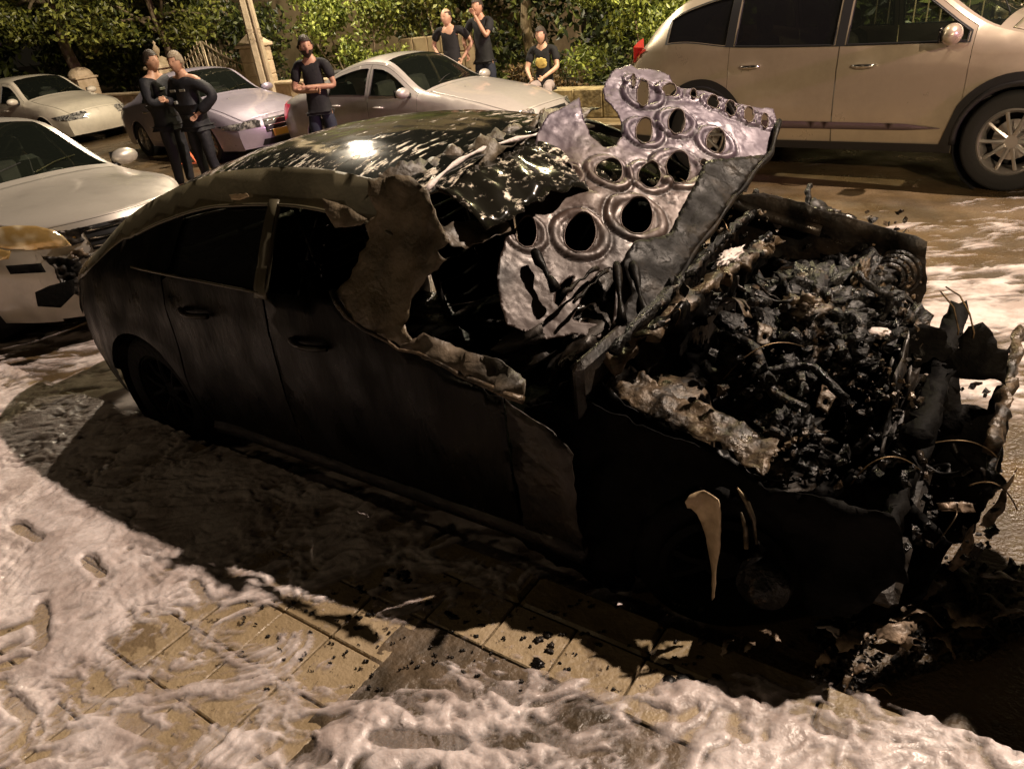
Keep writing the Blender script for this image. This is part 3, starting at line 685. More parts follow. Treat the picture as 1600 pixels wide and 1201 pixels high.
make_car('white_hatchback', 'off-white hatchback with rear spoiler, farthest car at the left edge', 'car',
         sedan(zt=[(-.85, .98), (-.75, 1.14), (-.55, 1.33), (-.1, 1.43), (.5, 1.47), (1.0, 1.47), (1.35, 1.43), (2.05, 1.04), (2.3, .98), (3.0, .86), (3.35, .70)],
               zr=[(-.85, .93), (-.75, 1.06), (-.55, 1.25), (-.1, 1.35), (.5, 1.40), (1.0, 1.405), (1.35, 1.37), (2.0, .99), (2.3, .92), (3.0, .79), (3.35, .63)],
               zb=[(-.85, .90), (-.35, 1.0), (.5, .98), (1.3, .95), (2.0, .91), (2.3, .87), (3.0, .74), (3.35, .58)],
               wr=[(-.85, .70), (-.35, .63), (.1, .60), (.5, .58), (1.0, .58), (1.35, .60), (2.0, .72), (2.3, .76), (3.0, .78), (3.35, .77)], xr=-.85, xf=3.35),
         'white', (-17.6, 6.3, 0), R(4), GR, [(.25, 1.05), (1.06, 1.98)], ws=(1.36, 2.03), rw=(-.74, -.58), hood_x=2.12, quarter=(-.30, .20), lights=(.5, .4, .5, .66, 'headlight'), tail=(.7, .9, .6))
suvB = Body(zt=[(-.92, .99), (-.83, 1.12), (-.58, 1.37), (-.25, 1.55), (.5, 1.655), (1.2, 1.66), (1.6, 1.62), (2.45, 1.18), (2.7, 1.12), (3.2, 1.03), (3.56, .84)],
            zr=[(-.92, .95), (-.83, 1.06), (-.58, 1.30), (-.25, 1.48), (.5, 1.59), (1.2, 1.595), (1.6, 1.555), (2.4, 1.13), (2.7, 1.06), (3.2, .96), (3.56, .78)],
            zb=[(-.92, .92), (-.7, 1.10), (-.25, 1.14), (.3, 1.085), (1.2, 1.055), (2.3, 1.035), (2.7, 1.00), (3.2, .90), (3.56, .74)],
            wr=[(-.92, .74), (-.62, .68), (0, .64), (1, .63), (1.6, .65), (2.4, .76), (2.7, .80), (3.2, .82), (3.56, .80)],
            wb=[(-.92, .84), (0, .88), (1, .89), (2.3, .87), (3.2, .86), (3.56, .85)], wm=.92, xr=-.92, xf=3.56, zs=.27, zm=.62, axles=(0, 2.67), ra=.415, zax=.36, Bf=.14)
make_car('beige_suv', 'beige SUV with black wheel-arch cladding parked across the road, red lamp above the burnt bonnet', 'car', suvB, 'beige', (.40, 6.09, 0), -.103, GR,
         [(.27, 1.27), (1.28, 2.28)], quarter=(-.40, .22), ws=(1.62, 2.42), rw=(-.80, -.48), hood_x=2.5, lights=(.55, .5, .72, .88, 'headlight'), grille=(.45, .50, .85, 'chrome', 4), tail=(.98, 1.12, .5),
         spokes=10, clad=True, wheel_r=.36, glass='glass', rear_glass='glassdark', bumper=(.5, .3, .42), handles='chrome').scale = (1.03, 1.03, 1.12)
M['sootred'] = mat('sooted_red_lens', (.05, .012, .008), .3, col2=(.10, .05, .03), vscale=8)

# ------------------------------------------------------------ the burnt car
BX = Body(zt=[(-1.02, .90), (-.85, .97), (-.62, 1.06), (-.3, 1.23), (.1, 1.37), (.5, 1.45), (.95, 1.475), (1.3, 1.45), (1.55, 1.39), (2.2, 1.0), (2.9, .86), (3.4, .72)],
          zr=[(-1.02, .84), (-.85, .92), (-.62, 1.00), (-.3, 1.17), (.1, 1.31), (.5, 1.39), (.95, 1.415), (1.3, 1.385), (1.55, 1.32), (2.2, .95), (2.9, .80), (3.4, .66)],
          zb=[(-1.02, .80), (-.6, .93), (-.2, .99), (.3, 1.01), (1.2, 1.01), (2.0, .94), (2.2, .91), (2.9, .76), (3.4, .62)],
          wr=[(-1.02, .70), (-.62, .70), (-.3, .66), (.1, .61), (.5, .585), (1.3, .59), (1.55, .62), (2.2, .76), (2.9, .76), (3.4, .74)],
          wb=[(-1.02, .80), (-.2, .83), (1, .845), (2.2, .84), (3.4, .80)], wm=.875, xr=-1.02, xf=3.4, axles=(-.22, 2.60), ra=.35, tb=.17)
car = thing('burnt_car', 'burnt-out sedan with blackened doors, foam-streaked roof and charred raised bonnet', 'car', (0, 0, 0))
def foam_streak_mat(name, base, amount, stretch=(1.2, 9, 9), scale=5):
    m = mat(name, base, .13, .15, spec=.6); nt = m.node_tree; N = nt.nodes; L = nt.links; b = N['Principled BSDF']
    tc = N.new('ShaderNodeTexCoord'); mp = N.new('ShaderNodeMapping'); L.new(tc.outputs['Object'], mp.inputs[0])
    mp.inputs['Rotation'].default_value = (0, 0, R(10)); mp.inputs['Scale'].default_value = stretch
    n = N.new('ShaderNodeTexNoise'); n.inputs['Scale'].default_value = scale; n.inputs['Detail'].default_value = 7; n.inputs['Roughness'].default_value = .72; L.new(mp.outputs[0], n.inputs[0])
    n2 = N.new('ShaderNodeTexNoise'); n2.inputs['Scale'].default_value = 2.2; n2.inputs['Detail'].default_value = 3; L.new(tc.outputs['Object'], n2.inputs[0])
    ad = N.new('ShaderNodeMath'); ad.operation = 'MULTIPLY_ADD'; L.new(n2.outputs[0], ad.inputs[0]); ad.inputs[1].default_value = .55; L.new(n.outputs[0], ad.inputs[2])
    mr = N.new('ShaderNodeMapRange'); L.new(ad.outputs[0], mr.inputs[0]); mr.inputs[1].default_value = amount; mr.inputs[2].default_value = amount + .045
    mx = N.new('ShaderNodeMix'); mx.data_type = 'RGBA'; L.new(mr.outputs[0], mx.inputs[0]); mx.inputs[6].default_value = (*base, 1); mx.inputs[7].default_value = (.60, .52, .43, 1)
    L.new(mx.outputs[2], b.inputs['Base Color']); rr = N.new('ShaderNodeMapRange'); L.new(mr.outputs[0], rr.inputs[0]); rr.inputs[3].default_value = .13; rr.inputs[4].default_value = .5
    L.new(rr.outputs[0], b.inputs['Roughness']); bp = N.new('ShaderNodeBump'); bp.inputs['Strength'].default_value = .8; bp.inputs['Distance'].default_value = .012
    L.new(mr.outputs[0], bp.inputs['Height']); L.new(bp.outputs[0], b.inputs['Normal']); return m
M['roof'] = foam_streak_mat('wet_roof_with_foam', (.008, .009, .007), .848, (9, 2.0, 9), 4.2)
M['screenfoam'] = foam_streak_mat('sooty_glass_with_foam', (.012, .011, .008), .86, (5, 3, 5), 6)

N3 = lambda p, s=1.0, k=0: noise.fractal(Vector((p[0] * s + k * 7.1, p[1] * s, p[2] * s)), .6, 2.1, 4)
for sg in (-1, 1):
    S = BX.S(sg)
    def Sd(x, z, S=S, sg=sg):                                   # heat-buckled panel
        p = S(x, z); p.y += sg * .007 * N3(p, 3.2, sg); return p
    A = BX
    def low(a, b, e=0, z0=.2, n=16): return [(x, A.low(x, e, z0)) for x in A.xs(a, b, n)]
    # rear quarter
    up = [(x, A.zr(x) - .115) for x in np.linspace(.24, -.16, 8)] + [(x, A.zr(x) - .10) for x in np.linspace(-.2, -1.02, 14)]
    panel('rear_quarter', low(-1.02, .13) + [(.13, .98), (.20, 1.03)] + up, [], Sd, 'charpanel', car, step=.05, edge=.04, flip=sg > 0)
    # roof side band running from the tail over both doors
    xe = 1.60 if sg < 0 else 1.62
    band = [(x, A.zr(x) - (.10 if x < -.2 else .115)) for x in np.linspace(-1.0, xe - .12, 40)] + ([(xe - .05, A.zr(xe) - .10), (xe, A.zr(xe) - .05)] if sg < 0 else [(xe, A.zr(xe) - .10)]) + [(x, A.zr(x) + .002) for x in np.linspace(xe - .01, -1.02, 50)]
    panel('roof_rail', band, [], lambda x, z, S=BX.S(sg, .004): S(x, z), 'rail', car, step=.035, edge=.03, flip=sg > 0, solid=.004)
    ed = MB(); ed.tube([A.S(sg, .006)(x, A.zr(x) - (.10 if x < -.2 else .115)) for x in np.linspace(-.12, xe - .14, 30)], .007, 6); ed.build('window_seal', 'rail', car, smooth=True)
    # doors: the rear one still has sooted glass, the front one is burnt open
    d1 = panel('rear_door', low(.14, .835, .035, .27) + [(x, 1.0) for x in (.835, .5, .20)] + [(.14, .97)], [], Sd, 'charpanel', car, step=.05, edge=.04, flip=sg > 0)
    panel('window', [(.0, .95), (.85, .97)] + [(x, A.zr(x) - .09) for x in np.linspace(.85, -.22, 12)], [], lambda x, z, S=BX.S(sg, -.02): S(x, z), 'glassdark', d1, step=.08, flip=sg > 0)
    h = MB(); f = A.S(sg); h.tube([f(.26 + q * .2, .86) + Vector((0, sg * (.008 + .03 * math.sin(PI * q)), 0)) for q in np.linspace(0, 1, 7)], .013, 7); h.build('handle', 'char', d1, smooth=True)
    ws_ = MB(); ws_.tube([A.S(sg, .008)(x, 1.003) for x in np.linspace(-.1, .83, 10)], .006, 5); ws_.build('window_seal', 'rail', d1, smooth=True)
    if sg < 0: topl = rough_poly([(1.95, .80), (1.80, .85), (1.62, .905), (1.42, .96), (1.27, 1.02)], .02, .010, 3)[:-1]; topl = [p for p in topl if p[1] > .79]
    fd = [(x, .27) for x in np.linspace(.845, 1.95, 20)]
    if sg < 0: fd += [(1.955, .805), (1.90, .80), (1.86, .835), (1.78, .85), (1.70, .872), (1.64, .905), (1.57, .90), (1.5, .925), (1.43, .945), (1.35, .99), (1.29, 1.015), (1.24, 1.02), (.85, 1.005)]
    else: fd += [(1.955, .93), (1.3, 1.0), (.85, 1.005)]
    d2 = panel('front_door', fd, [], Sd, 'charpanel', car, step=.05, edge=.03, flip=sg > 0, solid=.003)
    h = MB(); h.tube([f(.98 + q * .2, .84) + Vector((0, sg * (.008 + .03 * math.sin(PI * q)), 0)) for q in np.linspace(0, 1, 7)], .013, 7); h.build('handle', 'char', d2, smooth=True)
    if sg > 0: panel('window', [(.86, .99), (1.9, .93)] + [(x, A.zr(x) - .10) for x in np.linspace(1.75, .86, 12)], [], lambda x, z: BX.S(1, -.02)(x, z), 'glassdark', d2, step=.08, flip=True)
    # centre pillar
    panel('door_pillar', [(.80 if sg < 0 else .72, .98), (.87 if sg < 0 else .95, .98), (.865 if sg < 0 else .95, A.zr(.86) - .10), (.815 if sg < 0 else .72, A.zr(.8) - .10)], [], lambda x, z, S=BX.S(sg, .003): S(x, z), 'rail', car, step=.04, flip=sg > 0, solid=.02)
    sl = MB(); sl.tube([Vector((x, sg * (A.yside(x, .24) - .03), .235)) for x in np.linspace(.18, 2.2, 12)], .05, 8); sl.build('sill', 'char', car, smooth=True)
    # front wing remains and inner wing
    if sg > 0:
        panel('front_wing', rough_poly(low(1.98, 2.9, 0, .25) + [(2.92, .62), (2.9, .865), (2.86, .885), (2.7, .92), (2.45, .985), (2.25, 1.03), (1.98, 1.0)], .03, .008, 8), [], Sd, 'char', car, step=.05, flip=True, solid=.004)
    else:
        panel('front_wing', rough_poly(low(1.965, 2.2, 0, .25, 8) + [(2.20, .55), (2.20, .66), (2.1, .74), (1.965, .80)], .03, .014, 8), [], Sd, 'char', car, step=.05, solid=.004)
merge_caps = []
tail_f = BX.C(-1)
panel('rear_bumper', [(-1, .24), (1, .24), (1, .70), (-1, .70)], [], lambda v, z: tail_f(v, z) + Vector((-.02, 0, 0)), 'charpanel', car, step=.05, flip=True)
panel('boot_lid', [(-.97, .72), (.97, .72), (.97, .835), (-.97, .835)], [], tail_f, 'charpanel', car, step=.05, flip=True)
for sg in (-1, 1):
    panel('tail_light', [(-1.02, .62), (-.92, .62), (-.80, .80), (-1.02, .81)], [], BX.S(sg, .006), 'sootred', car, step=.03, flip=sg > 0) if 'sootred' in M else None
# roof, rear glass, far pillar
topf = BX.T()
def Td(u, v):
    p = topf(u, v); p.z += .006 * N3(p, 4, 5) * (1 - abs(v) ** 3); return p
panel('roof', [(-.28, -1), (.3, -1), (.9, -1), (1.50, -1), (1.56, -.8), (1.52, -.4), (1.50, 0), (1.50, .4), (1.50, 1), (-.28, 1)], [], Td, 'roof', car, step=.04)
panel('rear_window', [(-.80, -.98), (-.29, -.98), (-.29, .98), (-.80, .98)], [], lambda u, v: topf(u, v) + Vector((0, 0, -.004)), 'roof', car, step=.05)
panel('boot_deck', [(-1.02, -1), (-.805, -1), (-.805, 1), (-1.02, 1)], [], topf, 'charpanel', car, step=.05)
ap = MB(); ap.tube([BX.T()(u, .985) + Vector((0, .01, 0)) for u in np.linspace(1.45, 2.5, 14)], [.028] * 6 + [.024] * 8, 8); ap.build('windscreen_pillar', 'char', car, smooth=True)
rl = MB(); rl.tube([topf(1.52 + .03 * math.sin(v * 3), v) + Vector((0, 0, .006)) for v in np.linspace(-.95, .98, 26)], [.008 + .004 * math.sin(i * 1.7) for i in range(26)], 7); rl.build('roof_header', 'foamlump', car, smooth=True)
# windscreen: an upper strip with foam still in place, the rest hanging in scorched sheets
panel('windscreen', rough_poly([(1.53, -.86), (1.53, .93), (2.10, .93), (1.98, .70), (1.86, .45), (1.84, .1), (1.78, -.3), (1.74, -.86)], .03, .02, 2), [], lambda u, v: topf(u, v) + Vector((0, 0, -.012 + .02 * N3((u * 3, v * 3, 0), 1.6))), 'screenfoam', car, step=.04, solid=.005)
def atp(px, py, p0, n):
    d = FWD * FPX + RT * (px - 800) - UP * (py - 600.5); p0 = Vector(p0); n = Vector(n); return CAMP + d * ((p0 - CAMP).dot(n) / d.dot(n))
class Pl:
    """plane with its own axes, outlines given by the lines of sight of photo pixels"""
    def __init__(s, p0, n):
        s.p0 = Vector(p0); s.n = Vector(n).normalized()
        if s.n.dot(CAMP - s.p0) < 0: s.n = -s.n
        s.u = (RT - s.n * RT.dot(s.n)).normalized(); s.v = s.n.cross(s.u)
    def ab(s, px, py): q = atp(px, py, s.p0, s.n) - s.p0; return (q.dot(s.u), q.dot(s.v))
    def P(s, a, b, h=0): return s.p0 + s.u * a + s.v * b + s.n * h
def sheet(name, pl, px, m, parent, hf, holes=(), step=.025, edge=.015, solid=.003, rough=.008, seed=1):
    out = rough_poly([pl.ab(*q) for q in px], edge, rough, seed)
    return panel(name, out, holes, lambda a, b: pl.P(a, b, hf(a, b)), m, parent, step=step, edge=edge, solid=solid)
near = Pl((1.45, -.80, 1.10), (.05, -.85, .42))
# charred scuttle sheet standing between the front door and the windscreen
fold = lambda s, a, k: (lambda x, y: a * noise.fractal(Vector((x * s, y * s, k)), .7, 2, 4) + a * .6 * abs(noise.noise(Vector((x * s * .7 + y * s, 3.1, k)))))
sheet('door_top_remnant', near, [(580, 283), (640, 275), (668, 300), (692, 345), (708, 380), (690, 393), (700, 406), (668, 440), (642, 468), (628, 505), (650, 548), (600, 530), (560, 503), (532, 470), (524, 456),
      (548, 440), (562, 395), (572, 372), (568, 352), (588, 330)], 'melt', car, fold(4, .035, 2), step=.02)
sheet('paper_remnant', near, [(503, 310), (540, 322), (576, 343), (566, 352), (526, 356), (512, 336)], 'melt', car, fold(8, .01, 5), rough=.003)
rm = MB(); pts = [near.P(*near.ab(*q), .02) for q in [(524, 455), (532, 474), (548, 495), (575, 515), (612, 534), (628, 546), (660, 552), (690, 566), (722, 585), (760, 600), (800, 618), (822, 624)]]
rm.tube(pts, [.010, .011, .010, .008, .006, .005, .006, .005, .008, .010, .012, .014], 7); rm.build('door_belt_edge', 'ashmetal', car, smooth=True)
sheet('door_inner_edge', near, [(628, 545), (665, 520), (715, 545), (775, 560), (822, 600), (824, 626), (790, 612), (740, 590), (700, 570)], 'meltdark', car, fold(9, .04, 4))
ws_pl = Pl((1.72, -.1, 1.25), (.50, -.1, .86))
sheet('laminate_sheet', ws_pl, [(722, 247), (755, 218), (802, 189), (827, 192), (850, 172), (845, 195), (827, 212), (787, 240), (770, 260), (748, 274), (735, 268)], 'melt', car, fold(5, .05, 7))
sheet('laminate_sheet', ws_pl, [(657, 308), (682, 287), (715, 258), (748, 276), (790, 272), (827, 283), (840, 300), (800, 297), (766, 294), (719, 308), (690, 312)], 'melt', car, fold(5, .05, 9))
sheet('laminate_sheet', ws_pl, [(590, 268), (640, 262), (700, 240), (735, 232), (722, 250), (690, 275), (655, 290), (615, 292)], 'meltdark', car, fold(7, .05, 11))
sheet('laminate_sheet', ws_pl, [(690, 350), (744, 337), (790, 345), (800, 360), (755, 375), (705, 384)], 'meltdark', car, fold(5, .04, 12))
sheet('laminate_sheet', ws_pl, [(845, 172), (900, 162), (940, 168), (900, 190), (862, 215), (838, 205)], 'meltdark', car, fold(5, .03, 14))

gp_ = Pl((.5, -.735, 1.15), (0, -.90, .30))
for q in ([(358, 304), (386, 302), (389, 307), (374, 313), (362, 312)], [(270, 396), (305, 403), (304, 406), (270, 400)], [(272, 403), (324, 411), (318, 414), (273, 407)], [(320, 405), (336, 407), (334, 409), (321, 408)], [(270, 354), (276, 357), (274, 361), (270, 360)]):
    sheet('window_glint', gp_, q, 'palesliver', car, lambda a, b: .0, rough=.0008, step=.006, edge=.006, solid=.001)  # pale slivers standing in for glints on the rear side window

# cabin: floor, bulkhead, burnt seats, dash
fl = MB(); fl.box((.75, 0, .30), (3.3, 1.5, .06), bev=.02); fl.box((-.30, 0, .62), (.10, 1.45, .66), bev=.03); fl.box((-.55, 0, .93), (.5, 1.3, .04), bev=.01); fl.build('floor_pan', 'char', car)
bh = MB(); bh.box((2.14, 0, .58), (.05, 1.48, .62), bev=.02); bh.build('bulkhead', 'char', car)
for sx in (1.05, .15):
    for sy in (-.37, .37):
        s = MB(); s.tube([(sx + .2, sy - .2, .5), (sx - .2, sy - .2, .48), (sx - .32, sy - .18, 1.0), (sx - .32, sy + .18, 1.0), (sx - .2, sy + .2, .48), (sx + .2, sy + .2, .5)], .018, 6)
        for k in range(5): s.tube([(sx - .22 - .02 * k, sy - .2, .55 + k * .1), (sx - .2 - .02 * k, sy, .54 + k * .1), (sx - .22 - .02 * k, sy + .2, .55 + k * .1)], .008, 5)
        s.blob((sx, sy, .43), (.25, .23, .08), 4, .3, 2, 2); s.build('seat_frame', 'char', car, smooth=True)
db = MB(); db.blob((1.92, 0, .80), (.17, .68, .13), 9, .5, 2.2, 4); db.build('dashboard', 'char', car, smooth=True)
wh = MB(); wh.tube([Vector((1.62, .36, .88)) + Vector((.07 * math.sin(t), .18 * math.cos(t), .17 * math.sin(t))) for t in np.linspace(0, 2 * PI, 22)], .012, 6); wh.build('steering_wheel', 'char', car, smooth=True)
# wheels
for x, st in ((-.22, 0), (2.60, 0)):
    for sg in (-1, 1):
        w = make_wheel(car, x, sg, BX.wm - (.125 if (x < 1 or sg > 0) else .20), .315 if (x < 1 or sg > 0) else .275, 'soot', 5 if (x < 1 or sg > 0) else 2, True, st if x < 1 or sg > 0 else R(20), w=.2 if (x < 1 or sg > 0) else .12)
        if x > 1 and sg < 0: continue
        wl = MB(); wl.lathe([(.346, sg * .86), (.346, sg * .50), (.02, sg * .50)], 28, (x, 0, .32)); wl.build('wheel_well', 'char', car, smooth=True)
lp = Pl((2.62, -.83, .40), (.25, -1, .05))
sheet('rim_shard', lp, [(1070, 786), (1076, 778), (1098, 775), (1122, 782), (1127, 800), (1126, 850), (1120, 880), (1117, 925), (1114, 930), (1112, 885), (1100, 840), (1088, 812), (1078, 800), (1072, 797)], 'palesliver', car, lambda a, b: .03 * math.sin(a * 30) + .01 * noise.noise(Vector((a * 20, b * 20, 0))), rough=.003, step=.015)
for q in ([(1152, 762), (1166, 782), (1178, 812), (1182, 850)], [(1158, 800), (1165, 825), (1166, 856)]):
    b = MB(); b.tube([lp.P(*lp.ab(*k)) for k in q], [.003, .008, .007, .003][:len(q)], 6); b.build('rim_edge', 'burntrim', car, smooth=True)
hb = MB(); hp = lp.P(*lp.ab(1192, 915)); hb.lathe([(0, -.05), (.03, -.05), (.035, -.02), (.075, -.015), (.08, .03), (0, .03)], 24, hp); hb.build('hub', 'engine', car, smooth=True)

# raised bonnet: only the holed inner frame is left, torn and buckled
hc = lambda x, y: (740 + x / 2.61, 80 + y / 2.61)
P1, P2, P3 = Vector((1.88, -.66, .97)), Vector((2.26, .90, 1.22)), Vector((1.56, .20, 1.44))
hn = (P2 - P1).cross(P3 - P1).normalized(); HP = Pl((P1 + P2 + P3) / 3, hn)
ho = [(262, 440), (255, 380), (262, 330), (300, 260), (350, 240), (395, 215), (430, 190), (440, 240), (450, 280), (480, 340), (530, 385), (580, 380), (608, 340), (605, 290), (590, 250), (560, 215), (535, 190), (530, 150), (545, 115),
      (570, 80), (600, 65), (640, 55), (665, 75), (700, 70), (760, 80), (800, 100), (820, 150), (870, 155), (940, 160), (1020, 185), (1080, 210), (1150, 228), (1220, 235), (1237, 300), (1215, 380), (1190, 430), (1120, 520),
      (1050, 610), (960, 730), (870, 850), (820, 930), (790, 990), (700, 1090), (640, 1140), (540, 1130), (430, 1110), (320, 1125), (250, 1100), (150, 1075), (120, 1000), (100, 900), (110, 830), (130, 770), (125, 680),
      (160, 720), (190, 700), (215, 640), (260, 570), (320, 520), (352, 480), (350, 445), (315, 425), (280, 442)]
holes_px = [(550, 495, 50, 45), (715, 510, 40, 46), (832, 482, 44, 60), (697, 325, 30, 44), (825, 298, 30, 42), (985, 375, 36, 42), (665, 680, 56, 66), (437, 740, 56, 62), (218, 735, 38, 50), (795, 165, 26, 24), (690, 178, 22, 46),
            (380, 505, 24, 40), (975, 215, 20, 26), (1045, 238, 20, 30), (1120, 265, 18, 30), (1185, 290, 14, 26), (895, 180, 12, 18), (650, 125, 7, 22), (935, 465, 14, 16)]
ring = []
holes = []
for cx, cy, rx, ry in holes_px:
    rx, ry = rx * 1.10, ry * 1.10; hp_ = [HP.ab(*hc(cx + rx * math.cos(t), cy + ry * math.sin(t))) for t in np.linspace(0, 2 * PI, 29)[:-1]]; holes.append(hp_)
    c = np.mean(hp_, 0); rr = np.mean([math.hypot(a - c[0], b - c[1]) for a, b in hp_]); ring.append((c[0] + .004 * noise.noise(Vector((cx * .1, 0, 3))), c[1], rr, [(a - c[0], b - c[1]) for a, b in hp_]))
poly_hole = [HP.ab(*hc(*q)) for q in [(445, 1000), (470, 930), (520, 885), (565, 870), (590, 900), (590, 1000), (585, 1085), (520, 1075), (420, 1055)]]
poly_hole2 = [HP.ab(*hc(*q)) for q in [(350, 940), (385, 905), (420, 890), (400, 950), (362, 1005), (345, 990)]]
holes += [poly_hole, poly_hole2]
for k in ((300, 850, 30), (330, 1020, 26), (860, 370, 26), (800, 600, 26)):
    c = HP.ab(*hc(k[0], k[1])); ring.append((c[0], c[1], k[2] / 2.61 * .0016, None))
beamp = [HP.ab(*hc(*q)) for q in [(935, 470), (1185, 440), (1120, 520), (1050, 612), (960, 732), (872, 850), (800, 985), (650, 1130), (560, 1120), (640, 1000), (600, 870), (640, 800), (790, 770), (850, 640)]]
def hood_h(a, b):
    h = .022 * noise.noise(Vector((a * 3.3, b * 3.3, 1.3))) + .0035 * noise.fractal(Vector((a * 14, b * 14, 2.2)), .6, 2, 4)
    for cx, cy, rr, o in ring:
        d = math.hypot(a - cx, b - cy) / (rr + 1e-6)
        if d < 2.2: h += min(rr, .035) * (.24 + .14 * noise.noise(Vector((cx * 31, cy * 31, 4)))) * (1 * (1 / (1 + math.exp((d - 1.56) / .03))) * (1 / (1 + math.exp(-(d - 1.14) / .035))) - .5 * math.exp(-((d - 1.7) / .08) ** 2))
    # ribs between the openings
    h += .010 * math.sin(a * 26 + 3 * noise.noise(Vector((a * 5, b * 5, 0)))) * math.exp(-((b + .16) / .12) ** 2)
    h -= .07 * max(0, (-.28 - b)) * 2
    return h
bon = panel('bonnet', rough_poly(ho_ := [HP.ab(*hc(*q)) for q in ho], .012, .004, 6), holes, lambda a, b: HP.P(a, b, hood_h(a, b)), 'hood', car, step=.0085, edge=.008, solid=.003)
me_ = bon.data; ta = me_.attributes.new('tint', 'FLOAT', 'POINT'); sa_ = me_.attributes.new('sooty', 'FLOAT', 'POINT')
for i, v in enumerate(me_.vertices):
    q = v.co - HP.p0; a, b = q.dot(HP.u), q.dot(HP.v); ta.data[i].value = max(0, min(1, (b - .02 + .12 * noise.noise(Vector((a * 5, b * 5, 3)))) / .30)); so = .5 * max(0, noise.noise(Vector((a * 7, b * 7, 8))) * 2 - .3) + max(0, min(1, (-.22 - b + .08 * noise.noise(Vector((a * 9, b * 9, 0)))) / .08)) * .55
    for cx, cy, rr, o in ring:
        d = math.hypot(a - cx, b - cy) / (rr + 1e-6); so = max(so, .95 * math.exp(-((d - 1.68) / .07) ** 2), .7 * math.exp(-((d - 1.05) / .05) ** 2)) if d < 2.1 else so  # groove shade round each opening, put into the soot mask
    sa_.data[i].value = min(1, so)
for i, (cx, cy, rr, o) in enumerate(ring):
    if o is None: continue
    if rr < .012: continue
    c = MB(); c.tube([HP.P(cx + da * 1.03, cy + db_ * 1.06, hood_h(cx + da * 1.06, cy + db_ * 1.06) + .002) for da, db_ in o + o[:2]], .0030, 6, cap=False)
    c.build('hole_flange', 'hood', bon, smooth=True)
def beam_h(a, b): return .030 + .5 * hood_h(a, b) + .006 * noise.fractal(Vector((a * 20, b * 20, 7)), .6, 2, 3)
panel('hood_beam', rough_poly(beamp, .014, .005, 9), [], lambda a, b: HP.P(a, b, beam_h(a, b)), 'hooddark', bon, step=.02, solid=.006)
eg = MB(); ep = [(1237, 300), (1205, 425), (1120, 530), (1050, 620), (960, 745), (872, 860), (810, 980), (765, 1040)]
pts = [];  [pts.append(HP.P(*HP.ab(*hc(*ep[i])), .02).lerp(HP.P(*HP.ab(*hc(*ep[i + 1])), .02), k / 5)) for i in range(len(ep) - 1) for k in range(5)]
eg.tube([p + Vector((0, 0, .006 * math.sin(i * .9))) for i, p in enumerate(pts)], [.012 + .003 * math.sin(i * 1.3) for i in range(len(pts))], 8); eg.build('hood_edge', 'hooddark', bon, smooth=True)
for a, b, r in (((575, 880), (600, 1110), .018), ((640, 880), (690, 1080), .020), ((350, 1010), (500, 890), .010), ((400, 1040), (540, 900), .008), ((240, 830), (330, 980), .02)):
    t = MB(); p, q = HP.P(*HP.ab(*hc(*a)), .02), HP.P(*HP.ab(*hc(*b)), .015); t.tube([p.lerp(q, k / 8) + Vector((0, 0, .006 * math.sin(k * 2.2))) for k in range(9)], [r * (.7 + .3 * math.sin(k)) for k in range(9)], 8); t.build('hood_rib', 'hooddark', bon, smooth=True)
hs = MB(); hs.tube([HP.P(*HP.ab(1000, 445), 0), HP.P(*HP.ab(1010, 470), 0)], .01, 6)

# wing edge, strut towers, bulkhead beam
def beam(name, pts, w, h_, m, parent, seed=0, n=26, amp=.012):
    pts = [Vector(p) for p in pts]; L_ = [0]
    for i in range(1, len(pts)): L_.append(L_[-1] + (pts[i] - pts[i - 1]).length)
    mb = MB(); ring_ = []
    vs = []; fs = []
    for k in range(n + 1):
        s = L_[-1] * k / n; i = max(j for j in range(len(L_)) if L_[j] <= s + 1e-9); i = min(i, len(pts) - 2); t = (s - L_[i]) / (L_[i + 1] - L_[i]); p = pts[i].lerp(pts[i + 1], t)
        d = (pts[i + 1] - pts[i]).normalized(); a = d.cross(Vector((0, 0, 1))).normalized(); b = a.cross(d)
        for x, y in ((-1, -1), (-.3, -1.1), (1, -1), (1.1, 0), (1, 1), (.2, 1.15), (-1, 1), (-1.1, 0)):
            q = p + a * x * w / 2 + b * y * h_ / 2; q += Vector((noise.noise(q * 22 + Vector((seed, 0, 0))), noise.noise(q * 22 + Vector((9, seed, 0))), noise.noise(q * 22 + Vector((5, 0, seed))))) * amp; vs.append(q)
    for k in range(n):
        for j in range(8): a_ = k * 8 + j; b_ = k * 8 + (j + 1) % 8; fs.append((a_, b_, b_ + 8, a_ + 8))
    fs.append(tuple(range(8))[::-1]); fs.append(tuple(range(n * 8, n * 8 + 8)))
    mb.add(vs, fs); return mb.build(name, m, parent, smooth=True)
wp = Pl((2.5, -.62, .73), (.06, -.22, 1))
sheet('wing_edge', wp, [(905, 572), (945, 556), (965, 575), (1010, 588), (1060, 618), (1100, 636), (1150, 655), (1178, 672), (1214, 690), (1212, 712), (1192, 742), (1150, 712), (1100, 686), (1050, 660), (1000, 640), (950, 612)], 'ashmetal', car, fold(13, .022, 3), step=.014, edge=.01, rough=.010)
wgp = Pl((2.5, -.74, .5), (.05, -1, .12))
sheet('wing_remnant', wgp, [(815, 640), (905, 612), (1000, 658), (1100, 700), (1200, 752), (1300, 770), (1400, 800), (1420, 900), (1330, 960), (1262, 965), (1245, 880), (1205, 805), (1150, 765), (1085, 762), (1030, 800), (1000, 860), (985, 925), (960, 930), (890, 890), (800, 830)], 'soot', car, fold(5, .05, 2), step=.03)
ip = Pl((2.5, -.66, .6), (.1, -1, .2))
